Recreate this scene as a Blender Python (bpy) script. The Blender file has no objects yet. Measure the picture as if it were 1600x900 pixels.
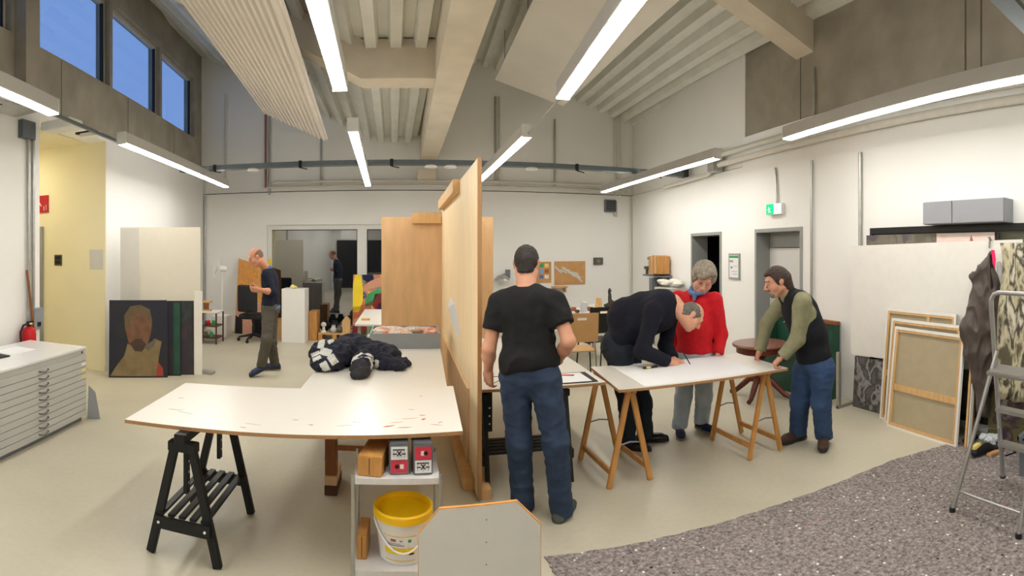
import bpy, bmesh, math, random
import numpy as np
from mathutils import Vector, Matrix, noise
random.seed(7); np.random.seed(7)
sc = bpy.context.scene
C = sc.collection

# ------------------------------------------------------------------ camera, sky, exposure
# sweeping phone panorama: a central-cylindrical camera 1.72 m above the floor, looking down the room (+Y)
H, F, YH, X0 = 1.72, 820.0, 394.0, 630.0
cam = bpy.data.cameras.new('camera'); camo = bpy.data.objects.new('camera', cam); C.objects.link(camo)
camo.location = (0, 0, H); camo.rotation_euler = (math.pi/2, 0, -(800-X0)/F)
cam.type = 'PANO'; cam.panorama_type = 'CENTRAL_CYLINDRICAL'
cam.central_cylindrical_radius = 1.0
cam.central_cylindrical_range_u_min = -800/F; cam.central_cylindrical_range_u_max = 800/F
cam.central_cylindrical_range_v_min = -(900-YH)/F; cam.central_cylindrical_range_v_max = YH/F
cam.clip_start = 0.05; cam.clip_end = 200
sc.camera = camo
sc.view_settings.view_transform = 'Standard'; sc.view_settings.look = 'None'
sc.view_settings.gamma = 1.0; sc.view_settings.use_curve_mapping = False
sc.view_settings.exposure = 0.27
world = bpy.data.worlds.new('dusk_sky'); sc.world = world; world.use_nodes = True
bg = world.node_tree.nodes['Background']; bg.inputs[0].default_value = (0.13, 0.215, 0.43, 1); bg.inputs[1].default_value = 1.5
LED_POWER = 34.0

# ------------------------------------------------------------------ measuring helpers (camera height + photo bearings -> metres)
def ray(x): return (x-X0)/F
def J(x, y, rho):
    t = ray(x); return Vector((rho*math.sin(t), rho*math.cos(t), H-(y-YH)/F*rho))
def G(x, y, z=0.0):
    return J(x, y, F*(H-z)/(y-YH))
def LWX(Y): return -3.65-0.065*Y
def RWX(Y): return 4.34+0.067*Y
YB = 10.9
def wall_left_pt(x, y, off=0.0):
    t = math.tan(ray(x)); Y = (3.65-off)/(-t-0.065); X = LWX(Y)+off
    return Vector((X, Y, H-(y-YH)/F*math.hypot(X, Y)))
def wall_right_pt(x, y, off=0.0):
    t = math.tan(ray(x)); Y = (4.34-off)/(t-0.067); X = RWX(Y)-off
    return Vector((X, Y, H-(y-YH)/F*math.hypot(X, Y)))
def wall_back_pt(x, y, off=0.0):
    Y = YB-off; X = Y*math.tan(ray(x)); return Vector((X, Y, H-(y-YH)/F*math.hypot(X, Y)))

# ------------------------------------------------------------------ materials
M = {}
def _base(name, col, rough, metal=0.0, spec=0.5):
    m = bpy.data.materials.new(name); m.use_nodes = True
    nt = m.node_tree; b = nt.nodes['Principled BSDF']
    b.inputs['Base Color'].default_value = (*col, 1); b.inputs['Roughness'].default_value = rough
    b.inputs['Metallic'].default_value = metal; b.inputs['Specular IOR Level'].default_value = spec
    M[name] = m; return m, nt, b
def srgb(r, g, b):
    f = lambda c: (c/255/12.92 if c/255 <= .04045 else ((c/255+.055)/1.055)**2.4)
    return (f(r), f(g), f(b))
def mat(name, col, rough=0.6, metal=0.0, spec=0.4, var=0.0, scale=8.0, bump=0.0, bscale=60.0, detail=4, stretch=(1, 1, 1), col2=None):
    """plain colour with procedural mottling (var), optional second colour and fine relief"""
    m, nt, b = _base(name, col, rough, metal, spec)
    tc = nt.nodes.new('ShaderNodeTexCoord'); mp = nt.nodes.new('ShaderNodeMapping')
    nt.links.new(tc.outputs['Object'], mp.inputs[0]); mp.inputs['Scale'].default_value = stretch
    n = nt.nodes.new('ShaderNodeTexNoise'); n.inputs['Scale'].default_value = scale; n.inputs['Detail'].default_value = detail
    nt.links.new(mp.outputs[0], n.inputs['Vector'])
    r = nt.nodes.new('ShaderNodeValToRGB')
    c2 = col2 if col2 else tuple(c*(1-var) for c in col); c1 = col if col2 else tuple(min(1, c*(1+var)) for c in col)
    r.color_ramp.elements[0].position = 0.32; r.color_ramp.elements[1].position = 0.68
    r.color_ramp.elements[0].color = (*c2, 1); r.color_ramp.elements[1].color = (*c1, 1)
    nt.links.new(n.outputs['Fac'], r.inputs[0]); nt.links.new(r.outputs[0], b.inputs['Base Color'])
    if bump:
        n2 = nt.nodes.new('ShaderNodeTexNoise'); n2.inputs['Scale'].default_value = bscale; n2.inputs['Detail'].default_value = 3
        nt.links.new(mp.outputs[0], n2.inputs['Vector'])
        bp = nt.nodes.new('ShaderNodeBump'); bp.inputs['Strength'].default_value = bump; bp.inputs['Distance'].default_value = 0.01
        nt.links.new(n2.outputs['Fac'], bp.inputs['Height']); nt.links.new(bp.outputs[0], b.inputs['Normal'])
    return m
def emit(name, col, power):
    m = bpy.data.materials.new(name); m.use_nodes = True; nt = m.node_tree
    nt.nodes.remove(nt.nodes['Principled BSDF']); e = nt.nodes.new('ShaderNodeEmission')
    e.inputs[0].default_value = (*col, 1); e.inputs[1].default_value = power
    nt.links.new(e.outputs[0], nt.nodes['Material Output'].inputs[0]); M[name] = m; return m
def blotch(name, cols, scale=3.0, rough=0.6, detail=5, distort=1.0, stretch=(1, 1, 1), seed=0.0, hard=True):
    """painted picture: hard-edged patches of several colours"""
    m, nt, b = _base(name, cols[0], rough)
    tc = nt.nodes.new('ShaderNodeTexCoord'); mp = nt.nodes.new('ShaderNodeMapping'); nt.links.new(tc.outputs['Object'], mp.inputs[0])
    mp.inputs['Scale'].default_value = stretch; mp.inputs['Location'].default_value = (seed, seed*1.7, seed*.6)
    n = nt.nodes.new('ShaderNodeTexNoise'); n.inputs['Scale'].default_value = scale; n.inputs['Detail'].default_value = detail; n.inputs['Distortion'].default_value = distort
    nt.links.new(mp.outputs[0], n.inputs['Vector'])
    r = nt.nodes.new('ShaderNodeValToRGB'); r.color_ramp.interpolation = 'CONSTANT' if hard else 'EASE'
    el = r.color_ramp.elements
    while len(el) < len(cols): el.new(0.5)
    for i, c in enumerate(cols):
        el[i].position = 0.0 if i == 0 else 0.3+0.42*i/len(cols); el[i].color = (*c, 1)
    nt.links.new(n.outputs['Fac'], r.inputs[0]); nt.links.new(r.outputs[0], b.inputs['Base Color']); return m

# ------------------------------------------------------------------ mesh builder
class MB:
    def __init__(s): s.v = []; s.f = []
    def add(s, vs, fs):
        o = len(s.v); s.v += [tuple(v) for v in vs]; s.f += [tuple(i+o for i in f) for f in fs]; return s
    def hexa(s, p):  # 8 corners: bottom 4 ccw, top 4 ccw
        return s.add(p, [(3, 2, 1, 0), (4, 5, 6, 7), (0, 1, 5, 4), (1, 2, 6, 5), (2, 3, 7, 6), (3, 0, 4, 7)])
    def box(s, x0, x1, y0, y1, z0, z1):
        return s.hexa([(x0, y0, z0), (x1, y0, z0), (x1, y1, z0), (x0, y1, z0), (x0, y0, z1), (x1, y0, z1), (x1, y1, z1), (x0, y1, z1)])
    def bar(s, a, b, w, h, up=(0, 0, 1)):
        a = Vector(a); b = Vector(b); d = (b-a).normalized(); up = Vector(up)
        if abs(d.dot(up)) > .98: up = Vector((0, 1, 0))
        r = d.cross(up).normalized(); u = r.cross(d)
        q = lambda c: [c-r*w/2-u*h/2, c+r*w/2-u*h/2, c+r*w/2+u*h/2, c-r*w/2+u*h/2]
        A = q(a); B = q(b)
        return s.add(A+B, [(0, 1, 2, 3), (7, 6, 5, 4), (0, 4, 5, 1), (1, 5, 6, 2), (2, 6, 7, 3), (3, 7, 4, 0)])
    def prism(s, poly, off):  # planar polygon extruded by vector off
        n = len(poly); off = Vector(off); P = [Vector(p) for p in poly]
        return s.add(P+[p+off for p in P], [tuple(range(n))[::-1], tuple(range(n, 2*n))]+[(i, (i+1) % n, n+(i+1) % n, n+i) for i in range(n)])
    def tube(s, pts, r, n=10, close=False, cap=True):
        P = [Vector(p) for p in pts]; m = len(P); rr = r if isinstance(r, (list, tuple)) else [r]*m
        vs = []; ref = None
        for i in range(m):
            if close: d = (P[(i+1) % m]-P[i-1]).normalized()
            else: d = (P[min(i+1, m-1)]-P[max(i-1, 0)]).normalized()
            if ref is None: ref = Vector((0, 0, 1)) if abs(d.z) < .9 else Vector((1, 0, 0))
            a = d.cross(ref).normalized(); b = a.cross(d).normalized(); ref = b
            for k in range(n):
                t = 2*math.pi*k/n; vs.append(P[i]+a*(rr[i]*math.cos(t))+b*(rr[i]*math.sin(t)))
        fs = []
        for i in range(m if close else m-1):
            j = (i+1) % m
            for k in range(n): fs.append((i*n+k, i*n+(k+1) % n, j*n+(k+1) % n, j*n+k))
        if cap and not close: fs += [tuple(range(n))[::-1], tuple(range((m-1)*n, m*n))]
        return s.add(vs, fs)
    def lathe(s, prof, c=(0, 0, 0), n=24, axis=None):
        # prof: (radius, height) along z
        vs = []; fs = []; m = len(prof); c = Vector(c)
        R = axis.to_matrix() if axis is not None else Matrix.Identity(3)
        for r, z in prof:
            for k in range(n):
                t = 2*math.pi*k/n; vs.append(c+R @ Vector((r*math.cos(t), r*math.sin(t), z)))
        for i in range(m-1):
            for k in range(n): fs.append((i*n+k, i*n+(k+1) % n, (i+1)*n+(k+1) % n, (i+1)*n+k))
        fs += [tuple(range(n))[::-1], tuple(range((m-1)*n, m*n))]
        return s.add(vs, fs)
    def quad(s, a, b, c, d): return s.add([a, b, c, d], [(0, 1, 2, 3)])

PM = {}
def meshdata(name, mb, ms, smooth=False, recalc=True, bevel=0.0):
    me = bpy.data.meshes.new(name); me.from_pydata([tuple(v) for v in mb.v], [], mb.f)
    if recalc or bevel:
        bm = bmesh.new(); bm.from_mesh(me); bmesh.ops.recalc_face_normals(bm, faces=bm.faces)
        if bevel: bmesh.ops.bevel(bm, geom=[e for e in bm.edges if e.is_manifold and e.calc_face_angle(0) > .5], offset=bevel, segments=2, affect='EDGES', clamp_overlap=True)
        bm.to_mesh(me); bm.free()
    for m in (ms if isinstance(ms, (list, tuple)) else [ms]): me.materials.append(M[m])
    if smooth:
        me.polygons.foreach_set('use_smooth', [True]*len(me.polygons))
        if smooth != 'all': me.set_sharp_from_angle(angle=math.radians(38))
    return me
def attach(o, parent, world=False):
    C.objects.link(o)
    if parent is not None:
        o.parent = parent
        if world: o.matrix_parent_inverse = PM[parent.name].inverted()
    PM[o.name] = PM[parent.name].copy() if (parent is not None and not world) else Matrix.Identity(4)
    return o
def obj(name, mb, ms, parent=None, world=False, smooth=False, bevel=0.0, label=None):
    o = bpy.data.objects.new(name, meshdata(name, mb, ms, smooth, True, bevel))
    if label: o['label'] = label
    return attach(o, parent, world)
def obj_data(name, me, parent=None, world=False):
    return attach(bpy.data.objects.new(name, me), parent, world)
def thing(name, label, cat, loc=(0, 0, 0), rz=0.0, group=None):
    o = bpy.data.objects.new(name, None); C.objects.link(o); o.empty_display_size = .1
    o.location = loc; o.rotation_euler = (0, 0, rz); o['label'] = label; o['category'] = cat
    if group: o['group'] = group
    PM[o.name] = Matrix.Translation(loc) @ Matrix.Rotation(rz, 4, 'Z'); return o
def tag(o, label, cat, group=None):
    o['label'] = label; o['category'] = cat
    if group: o['group'] = group
    return o
def struct(o, label=None):
    o['kind'] = 'structure'
    if label: o['label'] = label
    return o
def sname(name, mb, ms, parent=None, label=None, **k):
    o = obj(name, mb, ms, parent, **k)
    if parent is None: o['kind'] = 'structure'
    if label: o['label'] = label
    return o
def dup(root, loc, rz, label=None, group=None):
    r = root.copy(); C.objects.link(r); r.location = loc; r.rotation_euler = (0, 0, rz)
    PM[r.name] = Matrix.Translation(loc) @ Matrix.Rotation(rz, 4, 'Z')
    if label: r['label'] = label
    if group: r['group'] = group
    for ch in list(root.children):
        c = ch.copy(); C.objects.link(c); c.parent = r
        for g in list(ch.children):
            d = g.copy(); C.objects.link(d); d.parent = c
    return r
mat('wall_white', srgb(238, 237, 232), 0.85, var=0.012, scale=1.5, bump=0.05, bscale=90)
mat('upper_white', srgb(232, 231, 225), 0.9, var=0.015, scale=1.2)
mat('concrete', srgb(154, 147, 132), 0.9, var=0.14, scale=2.2, bump=0.25, bscale=35)
mat('beam_concrete', srgb(214, 203, 182), 0.85, var=0.07, scale=3.0, bump=0.15, bscale=40)
mat('steel_deck', srgb(224, 224, 214), 0.5, metal=0.1, var=0.05, scale=3.0)
mat('sail_white', srgb(236, 230, 218), 0.8, var=0.02, scale=2.0)
mat('baffle_white', srgb(228, 223, 212), 0.85, var=0.03, scale=1.5, bump=.1, bscale=120)
mat('cream_wall', srgb(236, 228, 196), 0.85, var=0.02, scale=2.0)
mat('led_housing', srgb(196, 194, 190), 0.4, metal=0.3, var=0.02)
mat('tray_grey', srgb(104, 112, 116), 0.45, metal=0.5, var=0.06, scale=12)
mat('galv', srgb(178, 178, 172), 0.35, metal=0.7, var=0.08, scale=14)
mat('pipe_white', srgb(212, 208, 196), 0.5, var=0.04, scale=10)
mat('pipe_pink', srgb(150, 96, 84), 0.5, var=0.05)
mat('frame_white', srgb(226, 226, 220), 0.5, var=0.01)
mat('frame_grey', srgb(150, 153, 150), 0.5, var=0.03)
mat('frame_greige', srgb(186, 178, 160), 0.6, var=0.03)
mat('door_leaf', srgb(214, 213, 207), 0.5, var=0.01)
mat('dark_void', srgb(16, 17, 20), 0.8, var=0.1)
mat('black_paint', srgb(17, 18, 19), 0.45, var=0.15, scale=20)
mat('black_plastic', srgb(22, 23, 25), 0.5, var=0.1)
mat('dark_rubber', srgb(30, 31, 33), 0.7, var=0.1)
mat('cab_grey', srgb(182, 183, 178), 0.4, var=0.02, scale=3)
mat('cab_top', srgb(222, 223, 220), 0.25, var=0.01)
mat('handle_brown', srgb(96, 88, 80), 0.4, metal=0.4, var=0.1)
mat('laminate', srgb(222, 218, 207), 0.28, var=0.008, scale=2)
mat('ply_edge', srgb(170, 128, 84), 0.6, var=0.2, scale=40, stretch=(1, 1, 12))
mat('ply_face', srgb(236, 210, 166), 0.55, var=0.06, scale=4, stretch=(3, 3, .5))
mat('ply_brown', srgb(212, 174, 128), 0.55, var=0.08, scale=4, stretch=(3, 3, .6))
mat('pine', srgb(214, 172, 116), 0.55, var=0.1, scale=8, stretch=(4, 4, .7))
mat('trestle_wood', srgb(196, 142, 78), 0.5, var=0.14, scale=9, stretch=(3, 3, .6))
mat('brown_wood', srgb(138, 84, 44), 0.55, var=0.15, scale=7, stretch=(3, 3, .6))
mat('dark_brown_wood', srgb(84, 54, 36), 0.55, var=0.15, scale=7)
mat('mahogany', srgb(96, 44, 32), 0.3, var=0.25, scale=6, stretch=(1, 4, 1))
mat('mahogany_top', srgb(132, 84, 68), 0.22, var=0.1, scale=6, stretch=(1, 5, 1))
mat('chip_orange', srgb(214, 150, 76), 0.65, var=0.12, scale=18)
mat('cardboard', srgb(196, 150, 98), 0.8, var=0.08, scale=9)
mat('paper', srgb(232, 232, 231), 0.8, var=0.006)
mat('paper_grey', srgb(205, 206, 206), 0.8, var=0.02)
mat('plinth_white', srgb(230, 228, 222), 0.6, var=0.01)
mat('board_cream', srgb(224, 218, 200), 0.7, var=0.015)
mat('board_grey', srgb(206, 204, 195), 0.7, var=0.015)
mat('canvas_back', srgb(178, 164, 134), 0.9, var=0.03, scale=10, bump=.25, bscale=300)
mat('canvas_white', srgb(232, 229, 220), 0.85, var=0.02, scale=10)
mat('red_paint', srgb(196, 22, 28), 0.35, var=0.05)
mat('sign_red', srgb(178, 26, 36), 0.5, var=0.03)
mat('sign_white', srgb(240, 240, 236), 0.5, var=0.01)
mat('yellow_plastic', srgb(248, 196, 8), 0.35, var=0.03)
mat('white_plastic', srgb(236, 235, 230), 0.35, var=0.01)
mat('steel_white', srgb(214, 212, 208), 0.4, var=0.04, scale=30)
mat('tin_grey', srgb(128, 132, 138), 0.35, metal=0.6, var=0.06)
mat('label_red', srgb(206, 58, 78), 0.5, var=0.1, scale=20)
mat('label_yellow', srgb(240, 208, 40), 0.5, var=0.05)
mat('ink', srgb(24, 24, 28), 0.6, var=0.1)
mat('green_paint', srgb(30, 74, 56), 0.4, var=0.12, scale=8)
mat('alu', srgb(178, 178, 176), 0.32, metal=0.75, var=0.06, scale=16)
mat('grey_box', srgb(142, 146, 148), 0.5, var=0.03)
mat('grey_cabinet', srgb(150, 152, 156), 0.5, var=0.02)
mat('crate_grey', srgb(112, 118, 124), 0.5, var=0.03)
mat('rag_pink', srgb(230, 40, 96), 0.8, var=0.1)
mat('chrome', srgb(205, 205, 205), 0.15, metal=0.9, var=0.02)
mat('chair_ply', srgb(200, 158, 106), 0.45, var=0.05, scale=5)
mat('stool_red', srgb(120, 24, 30), 0.5)
mat('cushion_blue', srgb(24, 30, 74), 0.8)
mat('plaster_white', srgb(226, 222, 208), 0.8, var=.05)
mat('terracotta', srgb(168, 96, 62), 0.7, var=.15, scale=12)
mat('greenish', srgb(64, 150, 92), .6, var=.1)
mat('warm_yellow', srgb(234, 214, 120), .6, var=.1)
mat('dark_olive', srgb(96, 94, 78), .7, var=.12, scale=5)
mat('red_wash', srgb(214, 96, 70), .6, var=.3, scale=30)
mat('dirt_red', srgb(196, 90, 70), .6, var=.3, scale=40)
mat('mesh_clear', srgb(196, 200, 202), .25, var=.05)
# clear plastic bag / film
m, nt, b = _base('clear_film', srgb(225, 228, 230), .15); b.inputs['Alpha'].default_value = .45
# painted pictures
blotch('abstract_grey', [srgb(38, 34, 38), srgb(96, 92, 96), srgb(66, 68, 58), srgb(150, 146, 148), srgb(50, 46, 44), srgb(128, 132, 112)], 4.5, detail=8, distort=.5, hard=False)
blotch('abstract_bloom', [srgb(236, 206, 72), srgb(196, 120, 92), srgb(200, 128, 100), srgb(120, 140, 116), srgb(140, 50, 56), srgb(40, 76, 150), srgb(226, 190, 80)], 2.6, detail=2, distort=1.2, seed=3.1)
blotch('abstract_olive', [srgb(70, 66, 56), srgb(98, 94, 80), srgb(120, 112, 98), srgb(86, 82, 84)], 4.5, detail=8, distort=.6, seed=1.2, hard=False)
blotch('abstract_pink', [srgb(232, 214, 204), srgb(222, 196, 186), srgb(226, 206, 196)], 3.0, distort=1.0, seed=5.3, hard=False)
blotch('splatter', [srgb(40, 36, 28), srgb(92, 84, 62), srgb(198, 190, 158), srgb(60, 54, 40), srgb(214, 208, 184)], 9, detail=9, distort=.35, stretch=(1, 1, .35), seed=2.2, hard=False)
blotch('abstract_dark', [srgb(36, 34, 36), srgb(70, 66, 58), srgb(96, 92, 46), srgb(64, 40, 52), srgb(120, 116, 110)], 4.0, detail=8, distort=.5, seed=4.4, hard=False)
blotch('dark_ground', [srgb(26, 26, 36), srgb(20, 22, 38), srgb(30, 28, 32)], 2.2, distort=.8)
blotch('dark_red_ground', [srgb(58, 44, 46), srgb(44, 40, 48), srgb(40, 54, 48), srgb(70, 48, 44)], 2.5, distort=.8, seed=6)
mat('head_paint', srgb(112, 80, 56), .7, var=.2, scale=9)
mat('beard_paint', srgb(74, 56, 44), .7, var=.2, scale=9)
mat('coat_paint', srgb(128, 110, 76), .7, var=.14, scale=7)
blotch('tray_mess', [srgb(190, 186, 178), srgb(206, 120, 96), srgb(214, 180, 140), srgb(170, 172, 170), srgb(220, 214, 200), srgb(196, 90, 80)], 9, distort=1.0, seed=2)
mat('hair_paint', srgb(98, 84, 58), .7, var=.12)
mat('ochre_red', srgb(156, 62, 44), .6, var=.1)
# floor: sealed screed with soft clouding
def floor_mat():
    m, nt, b = _base('screed', srgb(204, 199, 180), .38)
    tc = nt.nodes.new('ShaderNodeTexCoord')
    n1 = nt.nodes.new('ShaderNodeTexNoise'); n1.inputs['Scale'].default_value = .55; n1.inputs['Detail'].default_value = 6; n1.inputs['Distortion'].default_value = .6
    n2 = nt.nodes.new('ShaderNodeTexNoise'); n2.inputs['Scale'].default_value = 26; n2.inputs['Detail'].default_value = 4
    for n in (n1, n2): nt.links.new(tc.outputs['Object'], n.inputs['Vector'])
    r = nt.nodes.new('ShaderNodeValToRGB'); r.color_ramp.elements[0].position = .35; r.color_ramp.elements[1].position = .66
    r.color_ramp.elements[0].color = (*srgb(182, 176, 155), 1); r.color_ramp.elements[1].color = (*srgb(202, 195, 172), 1)
    mx = nt.nodes.new('ShaderNodeMixRGB'); mx.blend_type = 'MULTIPLY'; mx.inputs[0].default_value = .12
    r2 = nt.nodes.new('ShaderNodeValToRGB'); r2.color_ramp.elements[0].position = .3; r2.color_ramp.elements[0].color = (.6, .6, .6, 1); r2.color_ramp.elements[1].position = .6
    nt.links.new(n1.outputs['Fac'], r.inputs[0]); nt.links.new(n2.outputs['Fac'], r2.inputs[0])
    nt.links.new(r.outputs[0], mx.inputs[1]); nt.links.new(r2.outputs[0], mx.inputs[2]); nt.links.new(mx.outputs[0], b.inputs['Base Color'])
    rr = nt.nodes.new('ShaderNodeMapRange'); rr.inputs['To Min'].default_value = .3; rr.inputs['To Max'].default_value = .5
    nt.links.new(n1.outputs['Fac'], rr.inputs[0]); nt.links.new(rr.outputs[0], b.inputs['Roughness'])
floor_mat()
# recycled-fibre felt: grey with white, dark and a few coloured flecks
def felt_mat():
    m, nt, b = _base('felt', srgb(120, 112, 108), .95, spec=.1)
    tc = nt.nodes.new('ShaderNodeTexCoord')
    n = nt.nodes.new('ShaderNodeTexNoise'); n.inputs['Scale'].default_value = 48; n.inputs['Detail'].default_value = 6; n.inputs['Roughness'].default_value = .7
    nt.links.new(tc.outputs['Object'], n.inputs['Vector'])
    r = nt.nodes.new('ShaderNodeValToRGB'); e = r.color_ramp.elements
    e[0].position = .3; e[0].color = (*srgb(66, 62, 62), 1); e[1].position = .72; e[1].color = (*srgb(226, 218, 210), 1)
    for p, c in ((.42, (118, 110, 107)), (.55, (150, 141, 137)), (.63, (170, 160, 154))): q = e.new(p); q.color = (*srgb(*c), 1)
    nt.links.new(n.outputs['Fac'], r.inputs[0])
    v = nt.nodes.new('ShaderNodeTexVoronoi'); v.inputs['Scale'].default_value = 20; nt.links.new(tc.outputs['Object'], v.inputs['Vector'])
    lt = nt.nodes.new('ShaderNodeMath'); lt.operation = 'LESS_THAN'; lt.inputs[1].default_value = .17; nt.links.new(v.outputs['Distance'], lt.inputs[0])
    sep = nt.nodes.new('ShaderNodeSeparateColor'); nt.links.new(v.outputs['Color'], sep.inputs[0])
    gt = nt.nodes.new('ShaderNodeMath'); gt.operation = 'GREATER_THAN'; gt.inputs[1].default_value = .62; nt.links.new(sep.outputs[0], gt.inputs[0])
    mu = nt.nodes.new('ShaderNodeMath'); mu.operation = 'MULTIPLY'; nt.links.new(lt.outputs[0], mu.inputs[0]); nt.links.new(gt.outputs[0], mu.inputs[1])
    fc = nt.nodes.new('ShaderNodeValToRGB'); fc.color_ramp.interpolation = 'CONSTANT'; q = fc.color_ramp.elements
    q[0].color = (*srgb(232, 228, 222), 1); q[1].position = .62; q[1].color = (*srgb(44, 42, 44), 1)
    for p, c in ((.84, (214, 150, 150)), (.9, (214, 206, 160)), (.95, (130, 180, 150)), (.975, (190, 60, 90))): k = q.new(p); k.color = (*srgb(*c), 1)
    nt.links.new(sep.outputs[1], fc.inputs[0])
    mx = nt.nodes.new('ShaderNodeMixRGB'); nt.links.new(mu.outputs[0], mx.inputs[0]); nt.links.new(r.outputs[0], mx.inputs[1]); nt.links.new(fc.outputs[0], mx.inputs[2])
    nt.links.new(mx.outputs[0], b.inputs['Base Color'])
    bp = nt.nodes.new('ShaderNodeBump'); bp.inputs['Strength'].default_value = .6; bp.inputs['Distance'].default_value = .008
    nt.links.new(n.outputs['Fac'], bp.inputs['Height']); nt.links.new(bp.outputs[0], b.inputs['Normal'])
felt_mat()
# night glazing: dark outside, mirror-like pane
m, nt, b = _base('night_glass', (0.008, 0.010, 0.013), .02, spec=1.0)
b.inputs['IOR'].default_value = 2.3
# clear clerestory glazing
m = bpy.data.materials.new('sky_glass'); m.use_nodes = True; nt = m.node_tree; M['sky_glass'] = m
b = nt.nodes['Principled BSDF']; tr = nt.nodes.new('ShaderNodeBsdfTransparent'); tr.inputs[0].default_value = (.9, .95, 1, 1)
gl = nt.nodes.new('ShaderNodeBsdfGlossy'); gl.inputs['Roughness'].default_value = .02; mx = nt.nodes.new('ShaderNodeMixShader'); mx.inputs[0].default_value = .09
nt.nodes.remove(b); nt.links.new(tr.outputs[0], mx.inputs[1]); nt.links.new(gl.outputs[0], mx.inputs[2]); nt.links.new(mx.outputs[0], nt.nodes['Material Output'].inputs[0])
emit('led_glow', (1.0, 0.965, 0.92), LED_POWER)
emit('added_uplight', (1.0, 0.965, 0.92), 5.0)  # weak upward glow added to the lamps to lift the roof brightness
emit('corridor_glow', (1.0, 0.90, 0.66), 11.0)
emit('exit_green', (0.02, 0.75, 0.28), 1.1)
emit('exit_white', (0.8, 1.0, 0.85), 1.1)
def skin(name, col):
    m = mat(name, col, .5, var=.06, scale=14, bump=.04, bscale=180)
    b = m.node_tree.nodes['Principled BSDF']; b.inputs['Subsurface Weight'].default_value = .12; b.inputs['Subsurface Radius'].default_value = (.02, .008, .004)
skin('skin_a', srgb(206, 150, 120)); skin('skin_b', srgb(216, 160, 130)); skin('skin_c', srgb(210, 156, 132)); skin('skin_d', srgb(204, 148, 120)); skin('skin_e', srgb(206, 146, 116))
mat('eye_dark', srgb(30, 24, 22), .2, var=.1)
mat('hair_dark', srgb(44, 38, 34), .7, var=.3, scale=60, bump=.5, bscale=160, stretch=(1, 1, .3))
mat('hair_brown', srgb(62, 46, 38), .55, var=.3, scale=60, bump=.5, bscale=160, stretch=(1, 1, .3))
mat('hair_grey', srgb(148, 138, 122), .7, var=.3, scale=50, bump=.6, bscale=120, stretch=(1, 1, .4))
mat('hair_salt', srgb(112, 106, 98), .7, var=.3, scale=60, bump=.5, bscale=160)
mat('hair_stubble', srgb(132, 100, 82), .7, var=.15, scale=60, bump=.3, bscale=200)
mat('tee_black', srgb(14, 13, 14), .85, var=.2, scale=20, bump=.15, bscale=200)
mat('knit_navy', srgb(10, 13, 29), .9, var=.2, scale=30, bump=.2, bscale=250)
mat('knit_navy_b', srgb(20, 25, 44), .9, var=.2, scale=30, bump=.2, bscale=250)
mat('knit_red', srgb(206, 22, 34), .85, var=.1, scale=30, bump=.2, bscale=250)
mat('fleece_black', srgb(19, 21, 27), .95, var=.2, scale=30, bump=.3, bscale=160)
mat('shirt_olive', srgb(140, 137, 106), .8, var=.1, scale=18, bump=.12, bscale=140)
mat('shirt_blue', srgb(84, 112, 160), .8, var=.12, scale=50)
mat('scarf_blue', srgb(104, 132, 180), .85, var=.3, scale=70)
mat('denim', srgb(42, 57, 80), .85, var=.22, scale=6, bump=.12, bscale=220)
mat('denim_mid', srgb(48, 72, 108), .85, var=.22, scale=6, bump=.12, bscale=220)
mat('denim_light', srgb(166, 181, 192), .85, var=.14, scale=7, bump=.12, bscale=220)
mat('denim_dark', srgb(26, 34, 46), .85, var=.22, scale=6, bump=.12, bscale=220)
mat('trouser_grey', srgb(82, 78, 68), .85, var=.15, scale=8, bump=.12, bscale=220)
mat('leather_brown', srgb(72, 52, 40), .6, var=.15, scale=12)
mat('leather_black', srgb(18, 18, 20), .35, var=.1)
mat('belt_brown', srgb(110, 58, 36), .5, var=.1)
mat('suede_navy', srgb(22, 30, 62), .8, var=.15)
mat('trainer_grey', srgb(70, 74, 70), .7, var=.25, scale=30)
mat('trainer_blue', srgb(34, 48, 84), .6, var=.2, scale=20)
mat('sole_grey', srgb(120, 116, 106), .7, var=.1)
mat('sole_dark', srgb(46, 42, 40), .7, var=.1)
mat('logo_blue', srgb(110, 160, 220), .5)
# ================================================================== the room
def wseg(mb, fx, y0, y1, z0, z1, t, side):
    # wall slab whose inner face follows fx(Y); side -1: slab lies at smaller X
    a0, a1 = fx(y0), fx(y1)
    if side < 0: mb.hexa([(a0-t, y0, z0), (a0, y0, z0), (a1, y1, z0), (a1-t, y1, z0), (a0-t, y0, z1), (a0, y0, z1), (a1, y1, z1), (a1-t, y1, z1)])
    else: mb.hexa([(a0, y0, z0), (a0+t, y0, z0), (a1+t, y1, z0), (a1, y1, z0), (a0, y0, z1), (a0+t, y0, z1), (a1+t, y1, z1), (a1, y1, z1)])
YF = -3.2
fl = sname('floor', MB().box(-7.5, 6.5, YF-.3, YB+.3, -.2, 0), 'screed', label='smooth greyish beige screed floor')
# back wall: white lower leaf with the glazed opening, shaded upper leaf set back behind a thin joint
WX0, WX1, WZT = -2.9, 1.0, 2.30
mb = MB(); mb.box(-4.7, WX0, YB, YB+.3, 0, 3.0); mb.box(WX1, 5.5, YB, YB+.3, 0, 3.0); mb.box(WX0, WX1, YB, YB+.3, WZT, 3.0)
wb = sname('wall_back', mb, 'wall_white', label='white plastered end wall')
mb = MB(); mb.box(-4.7, 5.5, YB+.03, YB+.3, 3.02, 6.6); obj('upper_wall', mb, 'upper_white', wb)
obj('joint', MB().box(-4.7, 5.5, YB+.05, YB+.28, 2.99, 3.03), 'dark_void', wb)
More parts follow.
